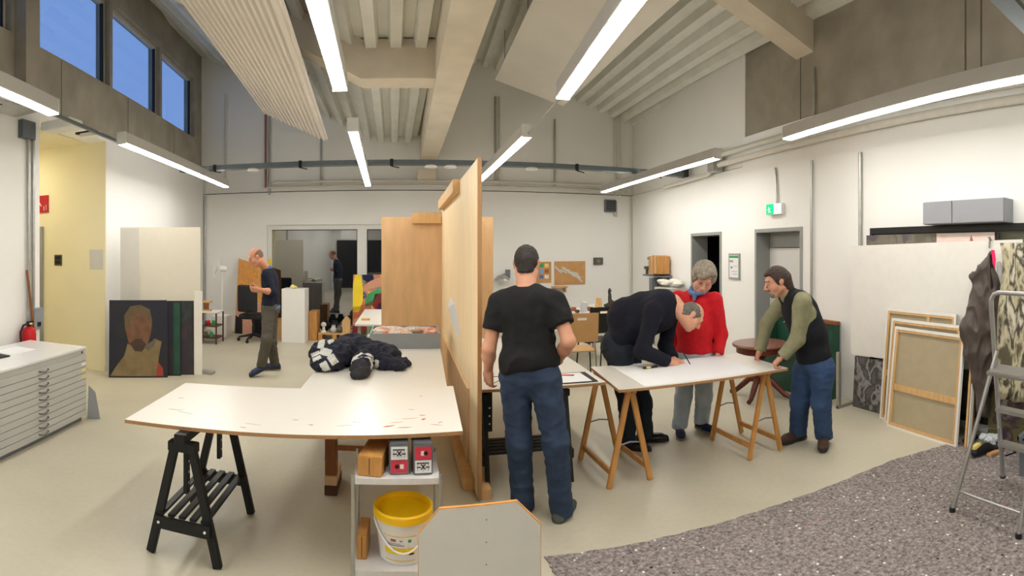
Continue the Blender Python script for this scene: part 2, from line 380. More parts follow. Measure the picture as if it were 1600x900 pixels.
# left wall
AY0, AY1, AZ = 4.77, 6.40, 3.32
WINS = [(-1.3, .4), (.7, 2.4), (2.6, 4.3), (4.8, 6.60), (6.69, 8.53), (8.61, 10.42)]
WZ0, WZ1 = 4.18, 5.46
mb = MB(); wseg(mb, LWX, AY1, YB, 0, 3.4, .3, -1); wseg(mb, LWX, YF, AY0, 0, 3.4, .3, -1); wseg(mb, LWX, AY0, AY1, AZ, 3.4, .3, -1)
wl = sname('wall_left', mb, 'wall_white', label='white side wall with corridor opening and concrete clerestory above')
up = lambda Y: LWX(Y)-.05
mb = MB(); wseg(mb, up, YF, YB, 3.4, WZ0, .25, -1); wseg(mb, up, YF, YB, WZ1, 6.6, .25, -1)
ed = [YF]+[e for w in WINS for e in w]+[YB]
for i in range(0, len(ed), 2): wseg(mb, up, ed[i], ed[i+1], WZ0, WZ1, .25, -1)
obj('concrete_band', mb, 'concrete', wl, label='brown-grey raw concrete band')
for k, (a, b_) in enumerate(WINS):
    fxx = lambda Y: LWX(Y)-.14
    mb = MB()
    wseg(mb, fxx, a, b_, WZ0, WZ0+.06, .07, -1); wseg(mb, fxx, a, b_, WZ1-.06, WZ1, .07, -1)
    wseg(mb, fxx, a, a+.06, WZ0+.06, WZ1-.06, .07, -1); wseg(mb, fxx, b_-.06, b_, WZ0+.06, WZ1-.06, .07, -1)
    w = sname('window_%d' % (k+1), mb, 'frame_greige', label='clerestory window showing the blue dusk sky')
    g = MB(); wseg(g, lambda Y: LWX(Y)-.17, a+.06, b_-.06, WZ0+.06, WZ1-.06, .012, -1); obj('pane', g, 'sky_glass', w)
    g = MB(); wseg(g, lambda Y: LWX(Y)-.135, b_-.085, b_-.05, WZ0+.06, WZ1-.06, .05, -1); obj('gasket', g, 'black_plastic', w)
# concrete pier between window bays
mb = MB(); wseg(mb, lambda Y: LWX(Y)+.12, 4.36, 4.62, 3.4, 6.4, .18, -1); obj('pier', mb, 'concrete', wl)
# corridor behind the opening
AXW = -6.6
mb = MB(); mb.box(AXW, LWX(AY1)-.3, AY1, AY1+.15, 0, 3.5); mb.box(AXW, LWX(AY1)-.003, AY1-.012, AY1-.0005, 0, AZ)
mb.box(AXW-.15, AXW, AY0-.2, AY1+.15, 0, 3.5); mb.box(AXW, LWX(AY0)-.3, AY0-.15, AY0, 0, 3.5)
mb.box(AXW, LWX(AY1)-.3, AY0, AY1, AZ, AZ+.15)
wc = sname('wall_corridor', mb, 'cream_wall', label='warm cream corridor wall seen through the opening')
mb = MB(); mb.box(-5.2, LWX(AY1)-.003, AY1-.024, AY1-.0125, 0, .07); sname('baseboard_corridor', mb, 'cream_wall')
# corridor door in the cream wall
dx0, dx1 = -6.35, -5.22
d = sname('door_1', MB().box(dx0+.09, dx1-.09, AY1-.03, AY1-.0125, 0, 2.02), 'cream_wall', label='pale corridor door')
obj('door_frame', MB().box(dx1-.09, dx1, AY1-.05, AY1-.0125, 0, 2.12).box(dx0, dx0+.09, AY1-.05, AY1-.0125, 0, 2.12).box(dx0+.09, dx1-.09, AY1-.05, AY1-.0125, 2.02, 2.12), 'frame_grey', d)
# right wall with two door openings; raw concrete above the ledge from Y 6.3 forward
D1, D2 = (6.92, 7.96), (4.9, 5.97); DZ = 2.05; LZ = 3.0
mb = MB()
for a, b_ in ((YF, D2[0]), (D2[1], D1[0]), (D1[1], YB)): wseg(mb, RWX, a, b_, 0, LZ, .32, 1)
wseg(mb, RWX, *D1, DZ, LZ, .32, 1); wseg(mb, RWX, *D2, DZ, LZ, .32, 1)
wseg(mb, RWX, YF, 6.3, LZ, 3.44, .32, 1)
wr = sname('wall_right', mb, 'wall_white', label='white side wall with two doorways')
rup = lambda Y: RWX(Y)+.04
mb = MB(); wseg(mb, rup, 6.3, YB, 3.02, 6.2, .28, 1); obj('upper_wall', mb, 'upper_white', wr)
mb = MB(); wseg(mb, lambda Y: RWX(Y)+.06, YF, 6.3, 3.44, 6.6, .26, 1); obj('concrete_band', mb, 'concrete', wr, label='stained raw concrete above the ledge')
# formwork joints on the concrete (recessed dark strips)
for y in (1.2, 2.3, 2.48, 5.0):
    g = MB(); wseg(g, lambda Y: RWX(Y)+.057, y, y+.02, 3.46, 5.4, .01, 1); obj('formwork_joint', g, 'dark_olive', wr)
for y in (5.3, 7.2, 9.2):
    g = MB(); wseg(g, lambda Y: LWX(Y)-.047, y, y+.015, 3.42, WZ0-.02, .01, -1); obj('formwork_joint', g, 'dark_olive', wl)
# doorways
def doorway(n, a, b_, lab, open_):
    r0 = lambda Y: RWX(Y)-.015
    m = MB(); wseg(m, r0, b_-.045, b_, 0, DZ, .33, 1); wseg(m, r0, a, a+.045, 0, DZ, .33, 1); wseg(m, r0, a+.045, b_-.045, DZ-.05, DZ, .33, 1)
    d = sname('door_%d' % n, m, 'frame_grey', label=lab)
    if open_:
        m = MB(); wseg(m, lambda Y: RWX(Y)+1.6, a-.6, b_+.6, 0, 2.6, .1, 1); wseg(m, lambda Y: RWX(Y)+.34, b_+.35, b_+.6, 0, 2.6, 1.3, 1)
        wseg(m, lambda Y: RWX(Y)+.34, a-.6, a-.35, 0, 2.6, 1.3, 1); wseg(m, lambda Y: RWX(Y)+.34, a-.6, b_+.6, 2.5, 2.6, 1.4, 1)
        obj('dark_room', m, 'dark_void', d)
    else:
        m = MB(); wseg(m, lambda Y: RWX(Y)+.24, a+.045, b_-.045, 0, 1.78, .05, 1); lf = obj('door_leaf', m, 'door_leaf', d)
        m = MB(); wseg(m, lambda Y: RWX(Y)+.24, a+.045, b_-.045, 1.79, DZ-.05, .05, 1); obj('transom_panel', m, 'frame_grey', d)
        y = a+.13; x = RWX(y)+.24
        obj('door_handle', MB().tube([(x, y, 1.03), (x-.05, y, 1.03), (x-.055, y+.11, 1.03)], .011), 'chrome', lf, smooth=True)
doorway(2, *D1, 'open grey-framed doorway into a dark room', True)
doorway(3, *D2, 'closed pale door in a deep grey frame', False)
# wall behind the camera (seen only mirrored in the night glazing)
mb = MB(); mb.box(-4.6, 5.2, YF-.3, YF, 0, 6.6); wf = sname('wall_front', mb, 'wall_white', label='white wall behind the viewer')
obj('reflection_panel', MB().box(-3.2, 1.6, YF, YF+.08, 0, 2.3), 'black_paint', wf, label='unseen dark panel added for the reflection in the glazing')  # unseen dark slab added so the glazing mirrors a dark area
# glazed door to the yard, night outside
fy0, fy1 = YB+.06, YB+.16
mb = MB(); mb.box(WX0, WX0+.1, fy0, fy1, 0, WZT); mb.box(WX1-.1, WX1, fy0, fy1, 0, WZT); mb.box(WX0+.1, WX1-.1, fy0, fy1, WZT-.1, WZT)
mb.box(-.96, -.76, fy0-.02, fy1, 0, WZT-.1); mb.box(WX0+.1, -.96, fy0, fy1, 0, .09); mb.box(-.76, WX1-.1, fy0, fy1, 0, .09)
wn = sname('window_7', mb, 'frame_white', label='wide white-framed glazed door, black night outside')
obj('pane', MB().box(WX0+.1, -.96, YB+.1, YB+.115, .09, WZT-.1), 'night_glass', wn)
obj('pane', MB().box(-.76, WX1-.1, YB+.1, YB+.115, .09, WZT-.1), 'night_glass', wn)
obj('gasket', MB().box(WX0+.1, -.96, YB+.085, YB+.1, WZT-.115, WZT-.1).box(-.975, -.96, YB+.085, YB+.1, .09, WZT-.115), 'black_plastic', wn)
obj('gasket', MB().box(-.76, WX1-.1, YB+.085, YB+.1, WZT-.115, WZT-.1).box(-.76, -.745, YB+.085, YB+.1, .09, WZT-.115), 'black_plastic', wn)

# ------------------------------------------------------------------ saw-tooth steel-deck roof
def deck(xs0, zfun, xs1, pitch, depth, slope, y0, y1, flip=1):
    """trapezoidal sheet: ribs run along the room; cross-section sampled from xs0 to xs1"""
    mb = MB(); prof = []
    n = int((xs1-xs0)/pitch)
    for i in range(n):
        a = xs0+i*pitch
        for u, h in ((0, 0), (.42, 0), (.52, 1), (.90, 1)):
            x = a+u*pitch; prof.append((x, zfun(x)+h*depth))
    vs = []; fs = []
    for x, z in prof: vs += [(x+slope*(y0-YB), y0, z), (x+slope*(y1-YB), y1, z)]
    for i in range(len(prof)-1): fs.append((2*i, 2*i+1, 2*i+3, 2*i+2))
    mb.add(vs, fs); return mb
zl = lambda X: 4.0+(.55*(-.6-X) if X < -.6 else 0)
zr = lambda X: H+4.40-.295*X
cl = obj('ceiling', deck(-5.0, zl, .5, .28, .12, -.02, YF, YB+.05), 'steel_deck'); struct(cl, 'ribbed galvanised steel roof deck')
obj('deck_sheet', deck(.62, zr, 5.7, .26, .12, .03, YF, YB+.05), 'steel_deck', cl, label='pale ribbed steel deck of the higher bay')
obj('roof_slab', MB().hexa([(-5.2, YF, zl(-5.2)+.16), (-.6, YF, 4.16), (-.6, YB+.3, 4.16), (-5.2, YB+.3, zl(-5.2)+.16), (-5.2, YF, zl(-5.2)+.3), (-.6, YF, 4.3), (-.6, YB+.3, 4.3), (-5.2, YB+.3, zl(-5.2)+.3)])
    .box(-.6, .45, YF, YB+.3, 4.16, 4.3)
    .hexa([(.4, YF, zr(.4)+.16), (6, YF, zr(6)+.16), (6, YB+.3, zr(6)+.16), (.4, YB+.3, zr(.4)+.16), (.4, YF, zr(.4)+.3), (6, YF, zr(6)+.3), (6, YB+.3, zr(6)+.3), (.4, YB+.3, zr(.4)+.3)]), 'concrete', cl)
# main beam along the room with its upstand, cross beams
bm_ = obj('trim_1', MB().box(.36, .70, YF, YB+.02, 3.62, 4.35).box(.44, .62, YF, YB+.02, 4.35, 6.1), 'beam_concrete'); struct(bm_, 'long pale concrete beam under the roof valley')
obj('corbel', MB().box(.30, .66, YB-.3, YB+.03, 3.2, 3.4), 'beam_concrete', bm_)
def xbeam(n, y0, y1):
    P = [(-.47, 3.66), (.36, 3.66), (.36, 4.1), (-.47, 4.1)]
    Q = [(-.47, 3.66), (-.47, 4.12), (-4.6, 4.12+.55*4.13), (-4.6, 3.66+.55*4.13)]
    m = MB().prism([(x, y0, z) for x, z in P], (0, y1-y0, 0)).prism([(x, y0, z) for x, z in Q], (0, y1-y0, 0))
    return struct(obj('trim_%d' % n, m, 'beam_concrete'), 'concrete cross beam with a sloping arm under the steel deck')
xbeam(2, 5.85, 6.2); xbeam(3, .6, .95)
def xbeam_r(n, y0, y1):
    m = MB().prism([(.7, y0, zr(.7)-.45), (5.2, y0, zr(5.2)-.45), (5.2, y0, zr(5.2)+.05), (.7, y0, zr(.7)+.05)], (0, y1-y0, 0))
    return struct(obj('trim_%d' % n, m, 'beam_concrete'), 'pale concrete cross beam running into the stained right-hand wall')
xbeam_r(4, 4.75, 5.1)
# hung acoustic sails
def sail_pts(pts): return [Vector(p) for p in pts]
def left_sail():
    t = thing('acoustic_sail', 'white finely ribbed hung acoustic sail under the left roof slope', 'acoustic panel', (-1.8, 6, 3.4))
    n = 15; y0, y1 = 2.6, 8.9; mb = MB(); vs = []; fs = []
    xa, za, xb, zb = -2.41, 4.15, -1.31, 3.61
    nrm = Vector((zb-za, 0, -(xb-xa))).normalized()   # downwards
    k = 0
    for i in range(n):
        for u, h in ((0, 0), (.45, 0), (.55, 1), (.95, 1)):
            f = (i+u)/n; p = Vector((xa+(xb-xa)*f, 0, za+(zb-za)*f))-nrm*(.03*h)
            for y in (y0, y1): vs.append((p.x-.075*(y-y1), y, p.z))
            for y in (y0, y1): vs.append((p.x-.075*(y-y1)-nrm.x*.035, y, p.z-nrm.z*.035))
            if k:
                a = 4*(k-1); b_ = 4*k
                fs += [(a, a+1, b_+1, b_), (a+2, b_+2, b_+3, a+3), (a, b_, b_+2, a+2), (a+1, a+3, b_+3, b_+1)]
            k += 1
    fs += [(0, 2, 3, 1), (4*k-4, 4*k-3, 4*k-1, 4*k-2)]
    obj('ribbed_sheet', mb.add(vs, fs), 'sail_white', t, world=True)
    for y in (4, 8):
        for f in (.2, .8):
            x = xa+(xb-xa)*f-.075*(y-y1); z = za+(zb-za)*f
            obj('hanger', MB().tube([(x, y, z+.03), (x, y, zl(x)+.05)], .01, 6), 'galv', t, world=True)
left_sail()
def right_sail():
    t = thing('acoustic_sail', 'flat off-white hung acoustic sail beside the long concrete beam', 'acoustic panel', (2.3, 6, 4.6))
    y1 = 9.3; A = J(773, 125, y1/math.cos(ray(773))); B = J(880, 166, y1/math.cos(ray(880)))
    y0 = 2.0; sl = .02
    a0 = Vector((A.x+sl*(y0-y1), y0, A.z)); b0 = Vector((B.x+sl*(y0-y1), y0, B.z)); up = Vector((.05*.27, 0, .05))
    obj('sail_panel', MB().hexa([a0, b0, B, A, a0+up, b0+up, B+up, A+up]), 'baffle_white', t, world=True)
    for y in (3, 5.2, 7.2, 9.1):
        for p in (A, B):
            s = .15 if p is A else -.15
            obj('hanger', MB().tube([(p.x+s+sl*(y-y1), y, p.z-s*.3+.04), (p.x+s+sl*(y-y1), y, zr(p.x+s)+.05)], .01, 6), 'galv', t, world=True)
right_sail()

# ------------------------------------------------------------------ linear lamps
LEDZ = H+1.20
def led(p, q, label, w=.085, hang=True):
    P = G(*p, LEDZ); Q = G(*q, LEDZ); d = Q-P; L = d.length; c = (P+Q)/2
    t = thing('linear_lamp', label, 'ceiling lamp', (c.x, c.y, LEDZ), math.atan2(d.y, d.x), 'linear lamps hung in four rows')
    obj('housing', MB().box(-L/2, L/2, -w/2-.012, w/2+.012, .004, .125), 'led_housing', t, bevel=.004)
    obj('diffuser', MB().box(-L/2+.01, L/2-.01, -w/2, w/2, -.012, .0035), 'led_glow', t)
    obj('added_uplight_strip', MB().box(-L/2+.05, L/2-.05, -.02, .02, .1252, .1262), 'added_uplight', t)  # added glowing strip that brightens the roof above each lamp
    for s in (-1, 1):
        obj('end_cap', MB().box(s*(L/2+.001) if s > 0 else -L/2-.012, L/2+.012 if s > 0 else -L/2-.001, -w/2-.013, w/2+.013, -.012, .1255), 'frame_white', t)
    return t
led((-330, 28), (83, 178), 'glowing linear lamp above the flat-file cabinet, cut by the picture edge')
led((190, 224), (353, 292), 'glowing linear lamp along the wall with the leaning dark portrait')
led((330, -600), (531, 140), 'glowing linear lamp left of the long concrete beam, nearer of its row')
led((551, 204), (575, 290), 'glowing linear lamp left of the long concrete beam, farther of its row')
led((1200, -260), (880, 153), 'glowing linear lamp under the flat acoustic sail, nearer of its row')
led((824, 213), (750, 282), 'glowing linear lamp just above the plywood partition')
led((1121, 247), (943, 300), 'glowing linear lamp above the exit sign wall, ending near the far corner')
led((1740, 100), (1230, 217), 'long glowing linear lamp high on the right below the bare concrete')

# unseen lamps added behind the viewer to brighten the foreground
def added_lamp(x, y0, y1, label):
    t = thing('linear_lamp', label, 'ceiling lamp', (x, (y0+y1)/2, LEDZ), math.pi/2, 'linear lamps hung in four rows'); L = y1-y0; w = .085
    obj('housing', MB().box(-L/2, L/2, -w/2-.012, w/2+.012, .004, .125), 'led_housing', t, bevel=.004)
    obj('diffuser', MB().box(-L/2+.01, L/2-.01, -w/2, w/2, -.012, .0035), 'led_glow', t)
added_lamp(-2.6, -2.9, .7, 'added unseen linear lamp on the corridor side, behind the viewer')
added_lamp(3.2, -2.9, .4, 'added unseen linear lamp near the right wall, behind the viewer')
# ================================================================== smooth solids (signed distance -> surface nets), for bodies and cloth
class SDF:
    def __init__(s): s.ops = []
    @staticmethod
    def _a(v): return np.array(v, dtype=np.float32)
    def cone(s, a, b, r1, r2, k=.03, flat=None, fs=1.0):
        """tapered capsule; flat: unit vector along which the section is squeezed to fs"""
        a, b = s._a(a), s._a(b); n = None if flat is None else s._a(flat)
        R = max(r1, r2)*max(1, fs); lo = np.minimum(a, b)-R; hi = np.maximum(a, b)+R
        def f(p):
            q = p-a; ba = b-a
            if n is not None:
                q = q+np.multiply.outer(q @ n, n)*(1/fs-1); ba = ba+n*(ba @ n)*(1/fs-1)
            L2 = float(ba @ ba)+1e-9; t = np.clip((q @ ba)/L2, 0, 1)
            d = np.sqrt(((q-t[..., None]*ba)**2).sum(-1))-(r1+(r2-r1)*t)
            return d*min(1, fs) if n is not None else d
        s.ops.append(('u', f, lo, hi, k)); return s
    def ell(s, c, rad, fr=None, k=.03, op='u'):
        """ellipsoid; fr = 3 unit axes"""
        c = s._a(c); rad = s._a(rad); R = s._a(fr) if fr is not None else np.eye(3, dtype=np.float32); m = float(rad.max())
        def f(p):
            q = (p-c) @ R.T; a = np.sqrt(((q/rad)**2).sum(-1)); b = np.sqrt(((q/rad**2)**2).sum(-1))+1e-6
            return a*(a-1)/b
        s.ops.append((op, f, c-m, c+m, k)); return s
    def box(s, c, half, fr=None, r=.01, k=.02, op='u'):
        c = s._a(c); h = s._a(half)-r; R = s._a(fr) if fr is not None else np.eye(3, dtype=np.float32); m = float(np.linalg.norm(half))
        def f(p):
            q = np.abs((p-c) @ R.T)-h
            return np.sqrt((np.maximum(q, 0)**2).sum(-1))+np.minimum(q.max(-1), 0)-r
        s.ops.append((op, f, c-m, c+m, k)); return s
    def cut(s, c, n, rad, k=.004):
        """trim by a plane inside a ball (hems, cuffs, hair lines): keeps the side the normal points away from"""
        c = s._a(c); n = s._a(n); n = n/np.linalg.norm(n)
        def f(p):
            q = p-c; d = -(q @ n); far = np.sqrt((q**2).sum(-1)) > rad
            d[far] = 1.0; return d
        s.ops.append(('s', f, c-rad, c+rad, k)); return s
    def mesh(s, res, off=(0, 0, 0), wr=0.0, wscale=9.0, wdir=(1, 1, 1), seed=0.0):
        ad = [o for o in s.ops if o[0] == 'u']
        lo = np.min([o[2] for o in ad], 0)-4*res; hi = np.max([o[3] for o in ad], 0)+4*res
        N = np.ceil((hi-lo)/res).astype(int)+1
        Fd = np.full(N, 1.0, np.float32); ax = [lo[i]+np.arange(N[i], dtype=np.float32)*res for i in range(3)]
        for op, f, l, h, k in s.ops:
            i0 = np.clip(np.floor((l-k-2*res-lo)/res).astype(int), 0, N-1); i1 = np.clip(np.ceil((h+k+2*res-lo)/res).astype(int)+1, 1, N)
            if (i1 <= i0).any(): continue
            sl = tuple(slice(i0[i], i1[i]) for i in range(3))
            p = np.stack(np.meshgrid(*[ax[i][sl[i]] for i in range(3)], indexing='ij'), -1)
            d = f(p).astype(np.float32); c = Fd[sl]
            if op == 'u':
                hh = np.clip(.5+.5*(c-d)/k, 0, 1); Fd[sl] = c*(1-hh)+d*hh-k*hh*(1-hh)
            else:
                d = -d; hh = np.clip(.5-.5*(c-d)/k, 0, 1); Fd[sl] = c*(1-hh)+d*hh+k*hh*(1-hh)
        # surface nets
        ins = Fd < 0
        cs = np.zeros(N-1, np.int8); cor = [(i, j, l) for i in (0, 1) for j in (0, 1) for l in (0, 1)]
        view = lambda A, c: A[c[0]:N[0]-1+c[0], c[1]:N[1]-1+c[1], c[2]:N[2]-1+c[2]]
        for c in cor: cs += view(ins, c)
        act = (cs > 0) & (cs < 8); idx = np.argwhere(act)
        ids = np.full(N-1, -1, np.int64); ids[act] = np.arange(len(idx))
        vals = np.stack([Fd[idx[:, 0]+c[0], idx[:, 1]+c[1], idx[:, 2]+c[2]] for c in cor], 1)
        acc = np.zeros((len(idx), 3)); cnt = np.zeros(len(idx))
        for a in range(8):
            for b in range(a+1, 8):
                if sum(abs(cor[a][i]-cor[b][i]) for i in range(3)) != 1: continue
                va, vb = vals[:, a], vals[:, b]; x = (va < 0) != (vb < 0)
                t = np.where(x, va/np.where(x, va-vb, 1), 0)
                p = np.array(cor[a])+t[:, None]*(np.array(cor[b])-np.array(cor[a]))
                acc[x] += p[x]; cnt[x] += 1
        V = lo+(idx+acc/cnt[:, None])*res
        faces = []
        for d in range(3):
            u, w = (d+1) % 3, (d+2) % 3
            A = ins; s0 = [slice(None)]*3; s1 = [slice(None)]*3; s0[d] = slice(0, N[d]-1); s1[d] = slice(1, N[d])
            ch = A[tuple(s0)] != A[tuple(s1)]; e = np.argwhere(ch)
            ok = (e[:, u] > 0) & (e[:, w] > 0) & (e[:, u] < N[u]-1) & (e[:, w] < N[w]-1); e = e[ok]
            q = []
            for du, dw in ((0, 0), (-1, 0), (-1, -1), (0, -1)):
                g = e.copy(); g[:, u] += du; g[:, w] += dw; q.append(ids[g[:, 0], g[:, 1], g[:, 2]])
            q = np.stack(q, 1); inside = A[e[:, 0], e[:, 1], e[:, 2]]
            q[~inside] = q[~inside][:, ::-1]; faces.append(q)
        Fq = np.concatenate(faces)
        # one relaxation pass
        S = np.zeros_like(V); n = np.zeros(len(V))
        for a, b in ((0, 1), (1, 2), (2, 3), (3, 0)):
            np.add.at(S, Fq[:, a], V[Fq[:, b]]); np.add.at(n, Fq[:, a], 1)
            np.add.at(S, Fq[:, b], V[Fq[:, a]]); np.add.at(n, Fq[:, b], 1)
        V = V*.5+.5*S/np.maximum(n, 1)[:, None]
        if wr:
            nr = np.zeros_like(V); e1 = V[Fq[:, 2]]-V[Fq[:, 0]]; e2 = V[Fq[:, 3]]-V[Fq[:, 1]]; fn = np.cross(e1, e2)
            for a in range(4): np.add.at(nr, Fq[:, a], fn)
            nr /= np.linalg.norm(nr, axis=1)[:, None]+1e-9
            W = np.array(wdir)*wscale
            h = np.array([noise.noise(Vector(q)) for q in (V*W+seed)]); h2 = np.array([noise.noise(Vector(q)) for q in (V*W*2.3+seed+5)])
            V = V+nr*(wr*(1-np.abs(h)*2.2)+wr*.5*h2)[:, None]
        return V-np.array(off), Fq
def sdf_obj(name, sd, ms, parent, res, wr=0.0, wscale=9.0, wdir=(1, 1, 1), matfun=None, seed=0.0, label=None):
    V, Fq = sd.mesh(res, (0, 0, 0), wr, wscale, wdir, seed)
    me = bpy.data.meshes.new(name)
    me.vertices.add(len(V)); me.vertices.foreach_set('co', V.astype(np.float32).ravel())
    me.loops.add(Fq.size); me.loops.foreach_set('vertex_index', Fq.astype(np.int32).ravel())
    me.polygons.add(len(Fq)); me.polygons.foreach_set('loop_start', np.arange(0, Fq.size, 4, dtype=np.int32))
    me.update(calc_edges=True)
    for m in (ms if isinstance(ms, (list, tuple)) else [ms]): me.materials.append(M[m])
    if matfun is not None:
        cen = V[Fq].mean(1); me.polygons.foreach_set('material_index', matfun(cen).astype(np.int32))
    me.polygons.foreach_set('use_smooth', np.ones(len(Fq), bool))
    me.validate()
    o = bpy.data.objects.new(name, me)
    if label: o['label'] = label
    return attach(o, parent, world=True)

# ================================================================== human figures
def V3(*a): return Vector(a if a else (0, 0, 0))
def nrm(v): return Vector(v).normalized()
def frame(f, u):
    f = nrm(f); r = nrm(f.cross(Vector(u))); u = r.cross(f); return r, f, u     # person's right, forward, up
def add_hand(sd, w, d, pn, side, curl=(.35, .45, .4), spread=.10, thumb=(.5, .5), s=1.0, k=.008):
    """hand from wrist w: d towards the knuckles, pn out of the palm, side +1 right hand / -1 left; curl per joint"""
    d = nrm(d); pn = nrm(Vector(pn)-d*d.dot(Vector(pn))); t = d.cross(pn)*side   # thumb side
    t = nrm(t)
    L = .088*s
    sd.cone(w-d*.03, w+d*.03, .026*s, .026*s, .02, pn, .8)
    sd.box(w+d*(L*.52), (.041*s, L*.52, .0155*s), (t, d, pn), r=.013*s, k=.018)
    for i, (o, ln) in enumerate(((.030, .074), (.010, .082), (-.010, .077), (-.029, .060))):
        b = w+d*(L*.95-abs(o)*.12)+t*(o*s); fd = nrm(d+t*(o*spread*14)); n = pn
        seg = [ln*.46, ln*.31, ln*.25]; r = [.0098, .0088, .0080, .0070]; p = b; ang = 0
        for q in range(3):
            ang += curl[q]*(1+.08*i); dd = nrm(fd*math.cos(ang)+n*math.sin(ang)); e = p+dd*(seg[q]*s)
            sd.cone(p, e, r[q]*s, r[q+1]*s, .004 if q else .008); p = e
    # thumb leaves the side of the palm near its base
    b = w+d*(L*.22)+t*(.026*s); td = nrm(d*.75+t*.75+pn*thumb[0]); m = b+td*(.046*s)
    sd.cone(b, m, .0145*s, .0115*s, .012); t2 = nrm(d*1.0+t*.25+pn*(thumb[0]+thumb[1]*.6)); e = m+t2*(.034*s); sd.cone(m, e, .011*s, .0095*s, .006)
    e2 = e+nrm(t2+pn*thumb[1]*.4)*(.024*s); sd.cone(e, e2, .0098*s, .0075*s, .004)
def add_head(sd, c, f, u, s=1.0, k=.03, fat=1.0, nose=1.0):
    r, f, u = frame(f, u); P = lambda a, b, d: c+(r*a+f*b+u*d)*s; fr = (r, f, u)
    sd.ell(P(0, -.010, .028), (.076*s*fat, .098*s, .094*s), fr, .03)
    sd.ell(P(0, .026, -.040), (.061*s*fat, .066*s, .080*s), fr, .03)
    sd.ell(P(0, .060, -.098), (.030*s*fat, .028*s, .022*s), fr, .03)
    for q in (-1, 1):
        sd.ell(P(q*.046*fat, .050, -.035), (.026*s, .028*s, .03*s), fr, .025)      # cheek
        sd.cone(P(q*.058*fat, .0, -.062), P(q*.022, .062, -.1), .018*s, .015*s, .025)  # jaw
        sd.ell(P(q*.034, .098, .014), (.017*s, .016*s, .012*s), fr, .014, 's')       # eye socket
        sd.ell(P(q*.033, .081, .013), (.0145*s, .0135*s, .0115*s), fr, .004)         # lid
        sd.ell(P(q*.079*fat, -.012, -.004), (.009*s, .020*s, .033*s), fr, .008)      # ear
        sd.ell(P(q*.083*fat, -.018, .004), (.008*s, .021*s, .024*s), fr, .005)
        sd.ell(P(q*.014, .104, -.030), (.010*s, .011*s, .009*s), fr, .008)           # nostril wing
    sd.cone(P(-.040, .084, .036), P(.040, .084, .036), .010*s, .010*s, .018)       # brow
    sd.cone(P(0, .092, .022), P(0, .116*nose+.0, -.024), .009*s, .0125*s, .012)    # nose
    sd.cone(P(-.018, .091, -.058), P(.018, .091, -.058), .007*s, .007*s, .008)     # upper lip
    sd.cone(P(-.014, .088, -.071), P(.014, .088, -.071), .008*s, .008*s, .008)     # lower lip
    sd.box(P(0, .106, -.0645), (.024*s, .012*s, .0013*s), fr, r=.001, k=.004, op='s')
    return r, f, u
def eyes(parent, c, f, u, s=1.0):
    r, f, u = frame(f, u)
    for q in (-1, 1):
        p = c+(r*(q*.033)+f*.0865+u*.010)*s
        mb = MB(); n = 8
        mb.lathe([(.0015*s, .0045*s), (.006*s, .003*s), (.0085*s, 0), (.006*s, -.003*s)], (0, 0, 0), 10)
        R = Matrix((r, u, f)).transposed()
        mb.v = [tuple(p+R @ Vector((v[0], v[1]*.6, v[2]+.004*s))) for v in mb.v]
        obj('eye', mb, 'eye_dark', parent, world=True, smooth='all')
def leg(sd, h, kn, an, r=(.092, .066, .052), k=.03):
    sd.cone(h, kn, r[0], r[1], k); sd.cone(kn, an, r[1], r[2], k)
def shoe(sd, an, d, s=1.0, hgt=.085, tip=0.0):
    """an = ankle point, d = toe direction; sole lies hgt below the ankle"""
    d = nrm(d); side = nrm(d.cross(V3(0, 0, 1))); up = side.cross(d); b = an-up*hgt
    sd.cone(b+d*(-.045*s)+up*.04, b+d*(.13*s)+up*.036, .038*s, .040*s, .02, up, .95)
    sd.cone(b+d*(.08*s)+up*.034, b+d*(.175*s)+up*.030, .045*s, .034*s, .02, up, .75)
    sd.cone(b+d*(-.03*s)+up*.05, b+d*(-.02*s)+up*(hgt+.005), .038*s, .042*s, .03)
    sd.cut(b+up*.004+d*.06, -up, .4, .004)
def sole(an, d, s=1.0, hgt=.085):
    d = nrm(d); side = nrm(d.cross(V3(0, 0, 1))); up = side.cross(d); b = an-up*hgt; P = []
    for x, w in ((-.088, .018), (-.075, .032), (-.03, .038), (.03, .038), (.10, .046), (.15, .044), (.19, .030), (.21, .012)):
        P.append((x, w))
    pts = [b+d*(x*s)+side*(w*s) for x, w in P]+[b+d*(x*s)-side*(w*s) for x, w in P[::-1]]
    return MB().prism(pts, up*.022)
# ================================================================== services on walls and ceiling
def one(name, mb, ms, label, cat, group=None, **k): return tag(obj(name, mb, ms, **k), label, cat, group)
# cross tray under the roof
for yy, wh in ((1.15, 'just above the viewer'), (-1.4, 'behind the viewer')):
    t = thing('cable_tray', 'grey cable tray carrying the lamps '+wh, 'cable tray', (.6, yy, 3.07)); obj('channel', MB().box(LWX(yy)+.001, RWX(yy)-.2, yy-.06, yy+.06, LEDZ+.127, LEDZ+.16), 'tray_grey', t, world=True)
t = thing('cable_tray', 'dark grey cable tray spanning the hall below the roof', 'cable tray', (.6, 8.0, 3.07))
obj('channel', MB().box(-3.6, 4.70, 7.94, 8.06, 3.0475, 3.065).box(-3.6, 4.70, 7.93, 7.939, 3.0475, 3.12).box(-3.6, 4.70, 8.061, 8.07, 3.0475, 3.12), 'tray_grey', t, world=True)
for x in (-3.0, -1.6, -.2, 1.3, 2.7, 4.1):
    obj('bracket', MB().box(x, x+.05, 7.915, 7.929, 3.02, 3.13).bar((x+.02, 7.92, 3.02), (x+.14, 7.9, 2.99), .015, .015), 'black_paint', t, world=True)
